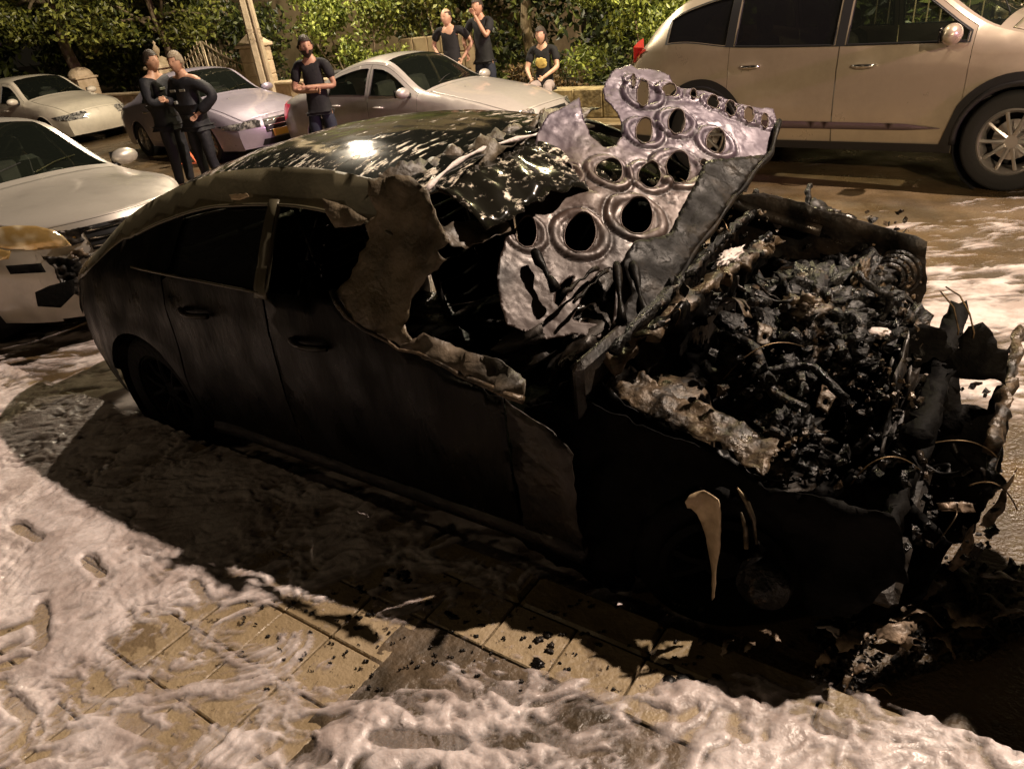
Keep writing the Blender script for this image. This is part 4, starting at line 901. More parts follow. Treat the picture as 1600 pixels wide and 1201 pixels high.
sheet('inner_wing', ip, [(830, 625), (905, 582), (1000, 640), (1100, 688), (1192, 742), (1186, 772), (1120, 745), (1040, 712), (960, 690), (880, 700), (845, 690)], 'charpanel', car, fold(10, .04, 5), [circle(*ip.ab(1152, 702), .016, 14), circle(*ip.ab(1112, 686), .010, 12)])
for sg, px in ((-1, (1045, 600)), (1, None)):
    c = at(*px, 'z', .72) if px else Vector((2.5, .55, .80))
    st = MB(); st.lathe([(.0, .0), (.05, .0), (.06, -.02), (.10, -.02), (.13, -.06), (.15, -.2), (.16, -.35)], 24, (0, 0, 0), 'z')
    st.v = [tuple(Vector(p) + Vector(c) + Vector((1, 1, 1)) * .012 * noise.noise(Vector(p) * 16 + Vector((sg, 0, 0)))) for p in st.v]; st.build('strut_tower', 'ashmetal' if sg < 0 else 'engine', car, smooth=True)
beam('bulkhead_beam', [at(950, 572, 'z', .84), at(1010, 520, 'z', .90), at(1090, 455, 'z', .95), at(1150, 415, 'z', .94), at(1212, 375, 'z', .92)], .055, .03, 'ashmetal', car, 3, amp=.035, n=60)
beam('bulkhead_beam', [at(960, 545, 'z', .97), at(1020, 480, 'z', 1.0), at(1100, 400, 'z', .98), at(1180, 330, 'z', .95)], .025, .02, 'engine', car, 5, amp=.03, n=40)
beam('bulkhead_beam', [at(985, 560, 'z', .82), at(1060, 505, 'z', .90), at(1150, 430, 'z', .88), at(1200, 385, 'z', .90)], .04, .10, 'charpanel', car, 8, amp=.03, n=40)

# engine bay contents
bay = MB(); bay.box((2.55, 0, .25), (1.1, 1.3, .05), bev=.02); bay.build('undertray', 'char', car)
def lump(name, px, z, d, m, seed, amp=.5, freq=1.6, lev=4, parent=car):
    c = at(*px, 'z', z); b = MB(); b.blob(c, d, seed, amp, freq, lev); return b.build(name, m, parent, smooth=True)
lump('engine_block', (1250, 560), .55, (.26, .30, .24), 'engine', 1, .6, 2.2, 5)
lump('cylinder_head', (1280, 470), .72, (.20, .24, .10), 'engine', 3, .6, 2.6, 5)
lump('air_box', (1340, 440), .72, (.14, .18, .10), 'engine', 5, .6, 2.4, 4)
lump('battery', (1270, 355), .78, (.16, .13, .10), 'char', 7, .45, 2, 4)
lump('fuse_box', (1380, 400), .72, (.09, .10, .08), 'char', 8, .5, 2, 4)
lump('gearbox', (1150, 600), .45, (.2, .2, .16), 'char', 9, .5, 2.2, 4)
lump('intake_manifold', (1290, 520), .70, (.10, .22, .07), 'engine', 11, .7, 2.8, 4)
lump('headlight_remnant', (1230, 690), .62, (.10, .09, .08), 'engine', 12, .7, 3, 4)
lump('headlight_remnant', (1410, 520), .66, (.08, .12, .09), 'engine', 13, .7, 3, 4)
lump('radiator_remnant', (1400, 640), .45, (.05, .30, .20), 'char', 14, .6, 2.6, 4)
al = MB(); c = at(1390, 430, 'z', .74)
for k in range(4): al.lathe([(.05 + .012 * k, 0), (.062 + .012 * k, .006), (.05 + .012 * k, .02)], 20, c + Vector((.006 * k, .02 * k - .03, 0)))
al.build('alternator', 'engine', car, smooth=True)
random.seed(11)
def rpt(px0, px1, py0, py1, z0, z1): return at(random.uniform(px0, px1), random.uniform(py0, py1), 'z', random.uniform(z0, z1))
zones = [(1090, 1420, 340, 620, .55, .82), (1120, 1450, 560, 760, .3, .62), (1000, 1200, 290, 520, .8, .98), (1380, 1560, 600, 880, .1, .45)]
for i in range(26):                                                        # hoses
    z_ = zones[i % 4]; p = rpt(*z_); pts = [p]; d = Vector((random.uniform(-1, 1), random.uniform(-1, 1), random.uniform(-.6, .5)))
    for k in range(9):
        d = (d + Vector((random.gauss(0, .5), random.gauss(0, .5), random.gauss(0, .35)))).normalized(); pts.append(pts[-1] + d * random.uniform(.018, .045))
    h = MB(); r = random.choice([.004, .006, .009, .013, .018]); pts = chaikin(pts); h.tube(pts, [r * (1 + .15 * math.sin(k * .9)) for k in range(len(pts))], 7)
    h.build('hose', random.choice(['char', 'engine', 'wire', 'char']), car, smooth=True)
for i in range(16):                                                        # thin bare wires, some springing out over the front
    p = rpt(*zones[i % 4]); d = Vector((random.uniform(-.5, 1), random.uniform(-.7, .7), random.uniform(.3, 1))).normalized(); s = Vector((random.gauss(0, 1), random.gauss(0, 1), 0)).normalized()
    L_ = random.uniform(.12, .34); h = MB(); h.tube([p + d * L_ * t * (1 - .35 * t) + s * L_ * .5 * t * t + Vector((0, 0, -.5 * L_ * t ** 3)) for t in np.linspace(0, 1, 14)], .0022, 5); h.build('wire', 'wire', car, smooth=True)
for pts_ in ([(1478, 448), (1500, 462), (1515, 490), (1522, 520)], [(1470, 455), (1490, 480), (1498, 515)], [(1380, 540), (1420, 552), (1460, 580), (1490, 592)], [(1340, 535), (1400, 545), (1440, 565)]):
    h = MB(); q = [at(*k, 'y', .25) for k in pts_]; h.tube([q[0]] + q + [q[-1] + Vector((0, 0, -.02))], .003, 5); h.build('wire', 'wire', car, smooth=True)
db = MB(); random.seed(5)                                                   # flaked scraps filling the bay
def scrap(mb, p, s):
    n = random.randint(4, 7); a = Vector((random.gauss(0, 1), random.gauss(0, 1), random.gauss(0, 1))).normalized(); b = a.orthogonal().normalized(); c = a.cross(b)
    top_ = []; bot = []
    for k in range(n):
        t = 2 * PI * k / n + random.uniform(-.3, .3); r = s * random.uniform(.35, 1); q = p + (b * math.cos(t) + c * math.sin(t) * .6) * r + a * random.uniform(-.3, .3) * s; top_.append(q); bot.append(q - a * s * random.uniform(.3, .9) + b * s * random.uniform(-.2, .2))
    mb.add(top_ + bot, [tuple(range(n)), tuple(range(2 * n - 1, n - 1, -1))] + [(k, n + k, n + (k + 1) % n, (k + 1) % n) for k in range(n)])
for i in range(1000):
    z_ = zones[random.choice([0, 0, 0, 1, 1, 2, 3])]; scrap(db, rpt(*z_), random.choice([.006, .009, .013, .02, .032]))
tag(db.build('charred_scraps', 'engine', car), kind='stuff')
sp = MB()
for i in range(420):
    z_ = random.choice([(1300, 1420, 330, 480, .76, .84), (1090, 1215, 300, 400, .9, 1.0), (1200, 1420, 500, 640, .62, .74), (1250, 1330, 440, 560, .7, .8), (1380, 1440, 440, 640, .55, .75), (1180, 1260, 650, 720, .6, .7)]); scrap(sp, rpt(*z_), random.choice([.005, .008, .012, .018]))
tag(sp.build('melted_metal_beads', 'ashmetal', car), kind='stuff')
lump('melted_aluminium', (1255, 485), .80, (.07, .05, .05), 'ashmetal', 31, .6, 2.4, 4)
lump('melted_aluminium', (1345, 430), .82, (.025, .06, .05), 'ashmetal', 32, .7, 3, 4)
lump('melted_aluminium', (1375, 520), .70, (.06, .03, .015), 'foamlump', 33, .5, 3, 3)
lump('foam_fleck', (1216, 350), .88, (.018, .018, .02), 'foamlump', 34, .4, 2, 3)
lump('melted_aluminium', (1290, 350), .86, (.05, .03, .02), 'ashmetal', 35, .6, 3, 3)
lump('melted_aluminium', (1140, 402), .96, (.03, .10, .015), 'foamlump', 36, .6, 3, 4)
for a, b, r in (((1180, 420), (1330, 560), .022), ((1220, 400), (1400, 500), .016), ((1130, 520), (1260, 640), .02), ((1300, 400), (1420, 430), .018), ((1180, 560), (1330, 610), .014)):   # pipes and rails over the engine
    p, q = at(*a, 'z', .78), at(*b, 'z', .72); n_ = (q - p).orthogonal().normalized(); h = MB(); h.tube([p.lerp(q, k / 12) + n_ * .03 * math.sin(k * .55 + r * 300) for k in range(13)], [r * (1 + .15 * math.sin(k * 2)) for k in range(13)], 9); h.build('pipe', 'engine', car, smooth=True)
for px, z_, ang in (((1235, 460), .80, .3), ((1330, 500), .76, 1.1), ((1190, 520), .80, 2.0), ((1400, 470), .74, .7), ((1290, 620), .62, 1.7), ((1150, 480), .86, 2.6)):
    c = at(*px, 'z', z_); rt = Matrix.Rotation(ang, 3, 'Z') @ Matrix.Rotation(.4, 3, 'X')
    panel('bracket', rough_poly([(-.07, -.02), (.0, -.025), (.07, -.015), (.075, .02), (0, .03), (-.07, .02)], .012, .003, int(ang * 10)), [circle(-.045, 0, .008, 10), circle(.045, 0, .008, 10)], lambda a, b: c + rt @ Vector((a, b, .03 * math.cos(a * 30))), 'ashmetal' if ang > 1.5 else 'engine', car, step=.012, solid=.003)
bl_ = MB(); c = at(1275, 500, 'z', .70)
for k in range(4): bl_.box(c + Vector((0, -.16 + .105 * k, .03)), (.17, .085, .09), bev=.018)
bl_.v = [tuple(Vector(p) + Vector((1, 1, 1)) * .010 * noise.noise(Vector(p) * 30)) for p in bl_.v]; bl_.build('cylinder_cover', 'engine', car, smooth=True)
# front end: posts, cross member, crash beam
beam('radiator_support', [(3.02, -.62, .42), (3.06, 0, .44), (3.04, .66, .44)], .05, .06, 'soot', car, 2, amp=.03)
beam('radiator_support', [(3.05, -.30, .60), (3.06, .2, .60), (3.05, .70, .62)], .06, .05, 'soot', car, 4, amp=.03)
for y in (-.1, .28, .62): beam('radiator_post', [(3.06, y, .15), (3.06, y, .62)], .05, .07, 'soot', car, y, amp=.03)
pb = Pl((3.12, .2, .5), (.2, -1, .25))
sheet('radiator_cowl', pb, [(1395, 515), (1440, 505), (1478, 512), (1480, 540), (1500, 545), (1496, 530), (1512, 508), (1535, 504), (1552, 520), (1556, 545), (1580, 545), (1570, 600), (1545, 590), (1480, 590), (1440, 585), (1390, 570)], 'soot', car, fold(9, .03, 4), step=.03)
sheet('radiator_cowl', pb, [(1478, 580), (1500, 582), (1502, 632), (1540, 636), (1556, 600), (1580, 600), (1560, 760), (1500, 860), (1380, 830), (1320, 700), (1380, 615), (1440, 620)], 'soot', car, fold(6, .06, 6), step=.04)
beam('crash_beam', [at(1592, 520, 'z', .55), at(1578, 580, 'z', .54), at(1566, 640, 'z', .52), at(1552, 700, 'z', .50)], .035, .05, 'ashmetal', car, 6, amp=.025, n=40)
beam('crash_beam', [at(1556, 700, 'z', .46), at(1548, 735, 'z', .42), at(1562, 760, 'z', .4)], .03, .03, 'engine', car, 9)
fs_ = Pl((3.2, -.25, .3), (.3, -1, .5))
for q, m_ in (([(1530, 820), (1548, 790), (1568, 760), (1588, 728), (1580, 760), (1565, 800), (1545, 825)], 'shard'), ([(1478, 888), (1500, 850), (1522, 820), (1520, 850), (1505, 878), (1488, 892)], 'shard'),
              ([(1462, 785), (1490, 782), (1520, 788), (1525, 800), (1495, 798), (1470, 797)], 'shard'), ([(1395, 830), (1420, 826), (1450, 838), (1440, 852), (1410, 848)], 'char')):
    sheet('bumper_fragment', fs_, q, m_, car, fold(14, .03, 7), rough=.006, step=.015)
sheet('bumper_remnant', fs_, [(1240, 770), (1330, 730), (1420, 780), (1480, 840), (1450, 930), (1350, 960), (1250, 930), (1200, 860)], 'soot', car, fold(7, .08, 9), step=.03)

# ------------------------------------------------------------ people
def skin_mesh(J, E, Rr, root, sub=2):
    bm = bmesh.new(); sk = bm.verts.layers.skin.verify(); ids = {}
    for k in J: ids[k] = bm.verts.new(Vector(J[k]))
    for a, b in E: bm.edges.new((ids[a], ids[b]))
    for k in J:
        r = Rr[k]; r = r if isinstance(r, tuple) else (r, r); ids[k][sk].radius = r; ids[k][sk].use_root = (k == root)
    me = bpy.data.meshes.new('tmp'); bm.to_mesh(me); bm.free(); o = bpy.data.objects.new('tmp', me); COL.objects.link(o)
    m = o.modifiers.new('s', 'SKIN'); m.use_smooth_shade = True; m.branch_smoothing = .6
    m2 = o.modifiers.new('b', 'SUBSURF'); m2.levels = sub; m2.render_levels = sub
    dg = bpy.context.evaluated_depsgraph_get(); ev = o.evaluated_get(dg); r = ev.to_mesh()
    V = [v.co.copy() for v in r.vertices]; F = [tuple(p.vertices) for p in r.polygons]; ev.to_mesh_clear()
    bpy.data.objects.remove(o); bpy.data.meshes.remove(me); return V, F
def person(label, loc, face, H=1.75, pose=None, arms='short', top='tee', bottom='jeans', skin='skin', hair='hair', bald=False, look=0, long_hair=False, beard=False, vest=False, broad=1.0, group=None, print_=False):
    root = thing('person', label, 'person', loc, face, group); s = H / 1.75
    J = dict(pel=(0, 0, .96), wai=(0, .0, 1.10), che=(0, .01, 1.28), nb=(0, -.01, 1.45), nk=(0, .01, 1.505), hd=(0, .025, 1.575))
    for sd, n in ((-1, 'l'), (1, 'r')):
        J.update({n + 'hip': (sd * .095, 0, .90), n + 'kn': (sd * .11, .02, .50), n + 'an': (sd * .11, -.02, .09), n + 'to': (sd * .13, .14, .035),
                  n + 'sh': (sd * .185 * broad, -.01, 1.415), n + 'el': (sd * .25, -.03, 1.12), n + 'wr': (sd * .25, .08, .88)})
    if pose: J.update(pose)
    J = {k: Vector(v) * s for k, v in J.items()}
    E = [('pel', 'wai'), ('wai', 'che'), ('che', 'nb'), ('nb', 'nk'), ('nk', 'hd')]
    RR = dict(pel=(.145, .105), wai=(.125 * broad, .095), che=(.155 * broad, .11), nb=(.09, .075), nk=.062, hd=.060)
    for n in 'lr':
        E += [('pel', n + 'hip'), (n + 'hip', n + 'kn'), (n + 'kn', n + 'an'), (n + 'an', n + 'to'), ('nb', n + 'sh'), (n + 'sh', n + 'el'), (n + 'el', n + 'wr')]
        RR.update({n + 'hip': .085, n + 'kn': .058, n + 'an': .040, n + 'to': .034, n + 'sh': .058, n + 'el': .042, n + 'wr': .027})
    FJ, FE, FR = dict(J), list(E), dict(RR)
    for n, sd in (('l', -1), ('r', 1)):                                # palm, four fingers, thumb
        d = (J[n + 'wr'] - J[n + 'el']).normalized(); a = d.cross(Vector((0, 1, .2))).normalized()
        if a.length < .1: a = Vector((1, 0, 0))
        c = a.cross(d); pm = J[n + 'wr'] + d * .055 * s; FJ[n + 'pm'] = pm; FR[n + 'pm'] = (.034, .018); FE.append((n + 'wr', n + 'pm'))
        for k in range(4):
            o = a * (k - 1.5) * .018 * s; l = (.036, .042, .040, .031)[k] * s
            FJ[f'{n}f{k}a'] = pm + d * .035 * s + o; FJ[f'{n}f{k}b'] = FJ[f'{n}f{k}a'] + (d * .9 + c * .35) * l; FJ[f'{n}f{k}c'] = FJ[f'{n}f{k}b'] + (d * .5 + c * .8) * l * .8
            for q in 'abc': FR[f'{n}f{k}{q}'] = .009
            FE += [(n + 'pm', f'{n}f{k}a'), (f'{n}f{k}a', f'{n}f{k}b'), (f'{n}f{k}b', f'{n}f{k}c')]
        FJ[n + 'ta'] = pm - d * .015 * s - a * .034 * s * sd; FJ[n + 'tb'] = FJ[n + 'ta'] + (d * .8 - a * sd * .5 + c * .3) * .035 * s; FR[n + 'ta'] = .011; FR[n + 'tb'] = .009
        FE += [(n + 'pm', n + 'ta'), (n + 'ta', n + 'tb')]
    FR = {k: (tuple(q * s for q in v) if isinstance(v, tuple) else v * s) for k, v in FR.items()}
    V, F = skin_mesh(FJ, FE, FR, 'pel', 1)
    mb = MB(); mb.add(V, F)
    # head with brow, eye sockets, nose, lips, chin and ears
    hc = J['hd'] + Vector((0, .012, .045)) * s; bm = bmesh.new(); bmesh.ops.create_uvsphere(bm, u_segments=28, v_segments=20, radius=1); hv = []
    rot = Matrix.Rotation(look, 3, 'Z')
    G = lambda p, c, w: math.exp(-((p.x - c[0]) ** 2 + (p.y - c[1]) ** 2 + (p.z - c[2]) ** 2) / w ** 2)
    def headpt(p, sc=1.0):
        q = Vector((p.x * .083, p.y * .103, p.z * .124)); lowk = max(0, -p.z); q.x *= 1 - .28 * lowk ** 1.5; q.y *= 1 - .10 * lowk; q.y += .012 * lowk * (1 if p.y > 0 else -.2)
        if sc == 1:
            q.y += .024 * G(p, (0, 1, -.12), .17) + .012 * G(p, (0, 1, .02), .14) + .008 * G(p, (0, .95, .30), .35) + .010 * G(p, (0, .8, -.85), .25) + .007 * G(p, (0, .95, -.48), .16)
            for sx in (-1, 1): q.y -= .011 * G(p, (sx * .38, .95, .10), .17); q.x += sx * .022 * G(p, (sx * 1, -.05, -.02), .16)
        return q * sc
    for v in bm.verts: hv.append(hc + rot @ (headpt(v.co) * s))
    mb.add(hv, [tuple(v.index for v in f.verts) for f in bm.faces]); body = mb.build('body', skin, root, smooth=True)
    eb = MB()
    for sx in (-1, 1): eb.blob(hc + rot @ (Vector((sx * .030, .086, .012)) * s), (.011 * s, .007 * s, .006 * s), 1, 0, 1, 2)
    eb.build('eyes', 'hair', body, smooth=True)
    hb = MB(); hf = [];  used = {}
    lim = .42 if bald else .18
    for f in bm.faces:
        c = f.calc_center_median(); ok = c.z > lim - (.35 if c.y < .2 else -.22 if c.y > .6 else 0) - (.9 if (c.y < -.1 and not bald) else 0) + (0 if not bald else (.1 if c.y > 0 else -.2))
        if bald and c.z > .55: ok = False
        if long_hair and c.y < .35 and c.z > -.9: ok = True
        if beard and c.z < -.38 and c.y > .0 and not (c.z > -.55 and c.y > .8 and abs(c.x) < .2): ok = True
        if ok:
            for v in f.verts:
                if v.index not in used: used[v.index] = len(used)
            hf.append(tuple(used[v.index] for v in f.verts))
    if hf:
        pts = [None] * len(used)
        for k, i in used.items():
            p = bm.verts[k].co if False else None
        bm.verts.ensure_lookup_table()
        for k, i in used.items():
            p = bm.verts[k].co; q = headpt(p) * (1.05 if bald else 1.10) * s; q += Vector((0, 0, .006 * s)); pts[i] = hc + rot @ q
        hb.add(pts, hf)
        if long_hair: hb.blob(hc + rot @ Vector((0, -.07, -.10)) * s, (.085 * s, .05 * s, .15 * s), 4, .2, 2, 3)
        hb.build('hair', hair, root, smooth=True)
    bm.free()
    def clothes(name, keys, ed, m, grow, over=None, sub=2):
        JJ = {k: J[k] for k in keys}
        if over: JJ.update({k: Vector(v) for k, v in over.items()})
        r = {k: (tuple((q + grow) * s for q in RR[k]) if isinstance(RR.get(k), tuple) else (RR.get(k, .06) + grow) * s) for k in JJ}
        V_, F_ = skin_mesh(JJ, ed, r, keys[0], sub); c = MB(); c.add(V_, F_)
        c.v = [tuple(Vector(p) + Vector((1, 1, .4)) * .008 * noise.noise(Vector(p) * 11 + Vector((loc[0], 0, 0)))) for p in c.v]
        return c.build(name, m, root, smooth=True)
    RR['hem'] = (.155, .115); RR['wst'] = (.135, .10)
    ov = {'hem': J['pel'] + (J['pel'] - J['wai']) * .75}; ks = ['pel', 'wai', 'che', 'nb']; es = [('hem', 'pel'), ('pel', 'wai'), ('wai', 'che'), ('che', 'nb')]
    for n in 'lr':
        ks += [n + 'sh']; es += [('nb', n + 'sh')]
        if arms == 'long': ks += [n + 'el', n + 'wr']; es += [(n + 'sh', n + 'el'), (n + 'el', n + 'wr')]
        else: RR[n + 'sl'] = .050; ov[n + 'sl'] = J[n + 'sh'].lerp(J[n + 'el'], .72); es += [(n + 'sh', n + 'sl')]
    sh = clothes('shirt' if arms == 'short' else 'jacket', ks, es, top, .014 if arms == 'short' else .036, ov)
    if print_:
        tp = MB(); tp.blob((.0, .128 * s, 1.24 * s), (.09, .012, .07), 3, .3, 2, 3); tp.build('shirt_print', 'yellowtop', sh, smooth=True)
    if vest:
        for z, w in ((1.30, .20),):
            for n, sd in (('l', -1), ('r', 1)):
                tp = MB(); tp.box((sd * .085 * s, .145 * s, z * s), (.10 * s, .008, .028 * s), bev=.002); tp.build('reflective_stripe', 'reflect', sh)
        tp = MB(); tp.box((.10 * s, .135 * s, 1.16 * s), (.05, .03, .04), bev=.005); tp.build('radio', 'reflect', sh)
        bl = MB(); bl.lathe([(.150 * s, -.022), (.155 * s, -.02), (.155 * s, .02), (.150 * s, .022)], 20, (0, 0, .98 * s), 'z'); bl.build('belt', 'black', root)
    clothes('trousers', ['pel', 'lhip', 'rhip', 'lkn', 'rkn', 'lan', 'ran'], [('pel', 'wst'), ('pel', 'lhip'), ('pel', 'rhip'), ('lhip', 'lkn'), ('rhip', 'rkn'), ('lkn', 'lan'), ('rkn', 'ran')], bottom, .018, {'wst': J['pel'].lerp(J['wai'], .5)})
    for n in 'lr':
        sd_ = MB(); a, t = J[n + 'an'], J[n + 'to']; RRs = {'a': .052 * s, 'b': .045 * s, 'c': .038 * s}
        V_, F_ = skin_mesh({'a': a, 'b': a.lerp(t, .5) + Vector((0, 0, -.01)), 'c': t}, [('a', 'b'), ('b', 'c')], RRs, 'a', 1); sd_.add(V_, F_); sd_.build('shoe', 'shoe', root, smooth=True)
    return root
person('added out-of-view person in a dark coat, casting a shadow by the burnt car front', (3.80, .30, 0), R(120), 1.8, None, 'long', 'uniform', 'uniform', broad=1.25, group='people watching')  # unseen figure added only to cast the shadow at lower right
toward = lambda x, y, tx, ty: math.atan2(ty - y, tx - x) - PI / 2
p = at(292, 258, 'z', 0); o1 = (-6.42, 3.38, 0); o2 = (-5.85, 3.42, 0)
person('police officer with bare head in dark navy jacket and trousers', o1, R(-70), 1.78, dict(lel=(-.26, -.02, 1.15), lwr=(-.12, .20, 1.18), rel=(.25, .02, 1.14), rwr=(.08, .22, 1.16)), 'long', 'uniform', 'uniform', vest=True, look=R(-15), group='people watching')
person('officer with grey hair, hand on hip, dark navy jacket with pale stripes', o2, R(-172), 1.74, dict(lel=(-.40, -.06, 1.20), lwr=(-.20, .08, 1.02), rel=(.27, .02, 1.14), rwr=(.16, .22, 1.20)), 'long', 'uniform', 'uniform', hair='hairgrey', vest=True, broad=1.05, look=R(10), group='people watching')
person('bearded man with folded arms, black T-shirt and dark jeans, beside the red tail light', (-4.50, 4.35, -.0), R(-150), 1.74, dict(lel=(-.27, .03, 1.14), lwr=(.03, .20, 1.17), rel=(.27, .03, 1.13), rwr=(-.05, .22, 1.12)), 'short', 'tee', 'jeans', beard=True, look=R(25), skin='skin', group='people watching')
person('bald man in black T-shirt with hand on hip behind the silver sedan roof', (-4.92, 7.75, .13), R(-165), 1.70, dict(lel=(-.38, -.06, 1.22), lwr=(-.22, .06, 1.00), rel=(.34, -.05, 1.22), rwr=(.20, .08, 1.0)), 'short', 'tee', 'jeans', bald=True, broad=1.15, skin='skinlight', look=R(-20), group='people watching')
person('taller man in black T-shirt holding a hand to his mouth', (-4.42, 7.95, .13), R(-178), 1.80, dict(rel=(.36, .0, 1.18), rwr=(.24, .12, .98), lel=(-.20, .18, 1.20), lwr=(-.04, .17, 1.48)), 'short', 'tee', 'jeans', skin='skin', look=R(10), group='people watching')
person('person with long hair seated on the low stone wall, pale trousers and yellow print', (-3.05, 7.55, -.20), R(-165), 1.66, dict(lkn=(-.16, .42, .93), rkn=(.16, .42, .93), lan=(-.17, .48, .50), ran=(.17, .48, .50), lto=(-.18, .62, .46), rto=(.18, .62, .46),
        lel=(-.25, .10, 1.16), lwr=(-.10, .34, 1.06), rel=(.25, .10, 1.16), rwr=(.12, .36, 1.05)), 'short', 'tee', 'greytrouser', long_hair=True, skin='skinlight', group='people watching', print_=True)

# ------------------------------------------------------------ warning triangle on the road
c = at(291, 262, 'z', 0); wt = thing('warning_triangle', 'small red warning triangle standing on the road by the officers', 'warning triangle', (c.x, c.y, 0), R(20))
t = MB(); A_, B_, C_ = Vector((-.24, 0, .06)), Vector((.24, 0, .06)), Vector((0, 0, .47))
for a, b in ((A_, B_), (B_, C_), (C_, A_)): d = (b - a); t.box((a + b) / 2, (d.length + .04, .02, .05), rot=d.to_track_quat('X', 'Y').to_matrix(), bev=.006)
t.build('triangle_frame', 'triangle', wt)
for e in ((-.18, -.12), (.18, .12), (-.18, .12), (.18, -.12)): t = MB(); t.tube([(0, 0, .06), (e[0], e[1], .012)], .007, 6); t.build('foot', 'black', wt)

# ------------------------------------------------------------ far side: pillars, gate, walls, pole, house
def stone_pillar(label, x, y, w, hgt, cap='pyramid', finial=False, base=.13, group='stone gate pillars'):
    r = thing('stone_pillar', label, 'pillar', (x, y, base), 0, group); b = MB(); n = max(3, int(hgt / .24)); hh = hgt / n
    for i in range(n):
        b.box((0, 0, hh * (i + .5)), (w + rng.normal(0, .004), w + rng.normal(0, .004), hh - .012), bev=.014)
    b.box((0, 0, hgt / 2), (w - .03, w - .03, hgt - .02)); b.build('shaft', 'stone', r)
    c = MB()
    if cap == 'pyramid':
        c.box((0, 0, hgt + .04), (w + .10, w + .10, .07), bev=.015); c.box((0, 0, hgt + .17), (w + .04, w + .04, .19), taper=.25)
    else:
        c.box((0, 0, hgt + .03), (w + .08, w + .08, .06), bev=.015); c.lathe([(w * .58, .06), (w * .57, .12), (w * .48, .20), (w * .30, .27), (.001, .30)], 20, (0, 0, hgt), 'z')
    cp = c.build('cap', 'stone', r)
    if finial:
        f = MB(); f.lathe([(.04, .26), (.035, .30), (.075, .36), (.08, .42), (.05, .48), (.02, .52), (.04, .56), (.001, .62)], 14, (0, 0, hgt), 'z'); f.build('finial', 'stone', cp, smooth=True)
    return r
stone_pillar('round-capped stone pillar behind the white hatchback', -18.5, 8.6, .55, 1.02, 'dome')
stone_pillar('stone gate pillar with finial behind the officers', -14.6, 8.6, .50, 1.12, 'pyramid', True)
stone_pillar('tall stone gate pillar beside the concrete pole', -10.95, 8.6, .48, 1.38, 'pyramid')
# wrought iron gate between the last two pillars
g = thing('iron_gate', 'wrought iron double gate with swept top between the stone pillars', 'gate', (-12.75, 8.6, .13))
for sx in (-1, 1):
    L_ = 1.52; top_ = lambda t: 1.05 + .55 * (t ** 1.6)
    fr = MB(); fr.tube([(sx * L_, 0, .08), (sx * L_, 0, top_(0))], .022, 6); fr.tube([(sx * .03, 0, .08), (sx * .03, 0, top_(1))], .022, 6); fr.tube([(sx * L_, 0, .1), (sx * .03, 0, .1)], .018, 6); fr.tube([(sx * (L_ - (L_ - .03) * t), 0, top_(t)) for t in np.linspace(0, 1, 16)], .02, 6)
    fr.tube([(sx * L_, 0, .55), (sx * .03, 0, .55)], .015, 6)
    lf = fr.build('gate_leaf', 'iron', g, smooth=True)
    for k in range(1, 10):
        x = L_ - (L_ - .03) * k / 10; z1 = top_(k / 10); b = MB(); b.tube([(sx * x, 0, .1), (sx * x, 0, z1 + .1)], .014, 5)
        b.tube([(sx * (x + .07 * math.cos(t) * (1 - t / 14)), 0, z1 - .25 + .12 * math.sin(t) * (1 - t / 14)) for t in np.linspace(0, 9, 22)], .011, 5); b.build('bar', 'iron', lf, smooth=True)
def wall(name, label, cat, a, b, th, hgt, m, base=.13, cap=None, ph=None):
    a = Vector((*a, 0)); b = Vector((*b, 0)); d = b - a; L_ = d.length; ang = math.atan2(d.y, d.x); r = thing(name, label, cat, ((a + b) / 2).to_tuple()[:2] + (base,), ang)
    mb = MB(); n = max(1, int(hgt / .26)); hh = hgt / n
    mb.box((0, 0, hgt / 2), (L_ - .01, th - .04, hgt - .01))
    for i in range(n):
        x = -L_ / 2 + (0 if i % 2 else -.15)
        while x < L_ / 2 - .02:
            w = min(rng.uniform(.32, .52), L_ / 2 - x); x0 = max(x, -L_ / 2); w = x + w - x0
            if w > .03: mb.box((x0 + w / 2, rng.normal(0, .006), hh * (i + .5)), (w - .014, th, hh - .014), bev=.014)
            x = x0 + w
    mb.build('stonework', m, r)
    if cap:
        c = MB(); c.box((0, 0, hgt + .03), (L_ + .02, th + .08, .06), bev=.015); c.build('coping', cap, r)
    return r
wall('garden_wall', 'pale stone garden wall right of the concrete pole, behind the black T-shirt man', 'wall', (-10.6, 8.7), (-7.6, 8.75), .22, .62, 'stone', cap='stone')
wall('garden_wall', 'pale stone garden wall between the round-capped pillar and the finial pillar', 'wall', (-18.1, 8.7), (-14.95, 8.7), .22, .55, 'stone', cap='stone')
wall('garden_wall', 'low rubble wall of yellowish stones by the seated person', 'wall', (-3.55, 8.0), (-.6, 7.9), .34, .42, 'oldstone')
wall('garden_wall', 'high rendered wall stub among leaves behind the silver sedan roof', 'wall', (-7.6, 9.6), (-5.9, 9.6), .2, 1.25, 'housewall')
pz = thing('utility_pole', 'leaning pale concrete utility pole beside the tall stone pillar', 'pole', (-10.25, 8.15, .13))
m_ = MB(); m_.tube([(-.06 * k / 10 * 2.2, 0, .7 * k) for k in range(11)], [.155 - .006 * k for k in range(11)], 8); m_.build('shaft', 'concrete', pz, auto=30)
for z in (1.55, 1.72): b = MB(); b.lathe([(.158, -.012), (.158, .012)], 16, (-.03, 0, z), 'z'); b.build('clamp', 'iron', pz)
b = MB(); b.tube([(.16, -.06, 0), (.13, -.07, 3), (.1, -.06, 6.5)], .03, 8); b.build('cable_duct', 'concrete', pz, smooth=True)
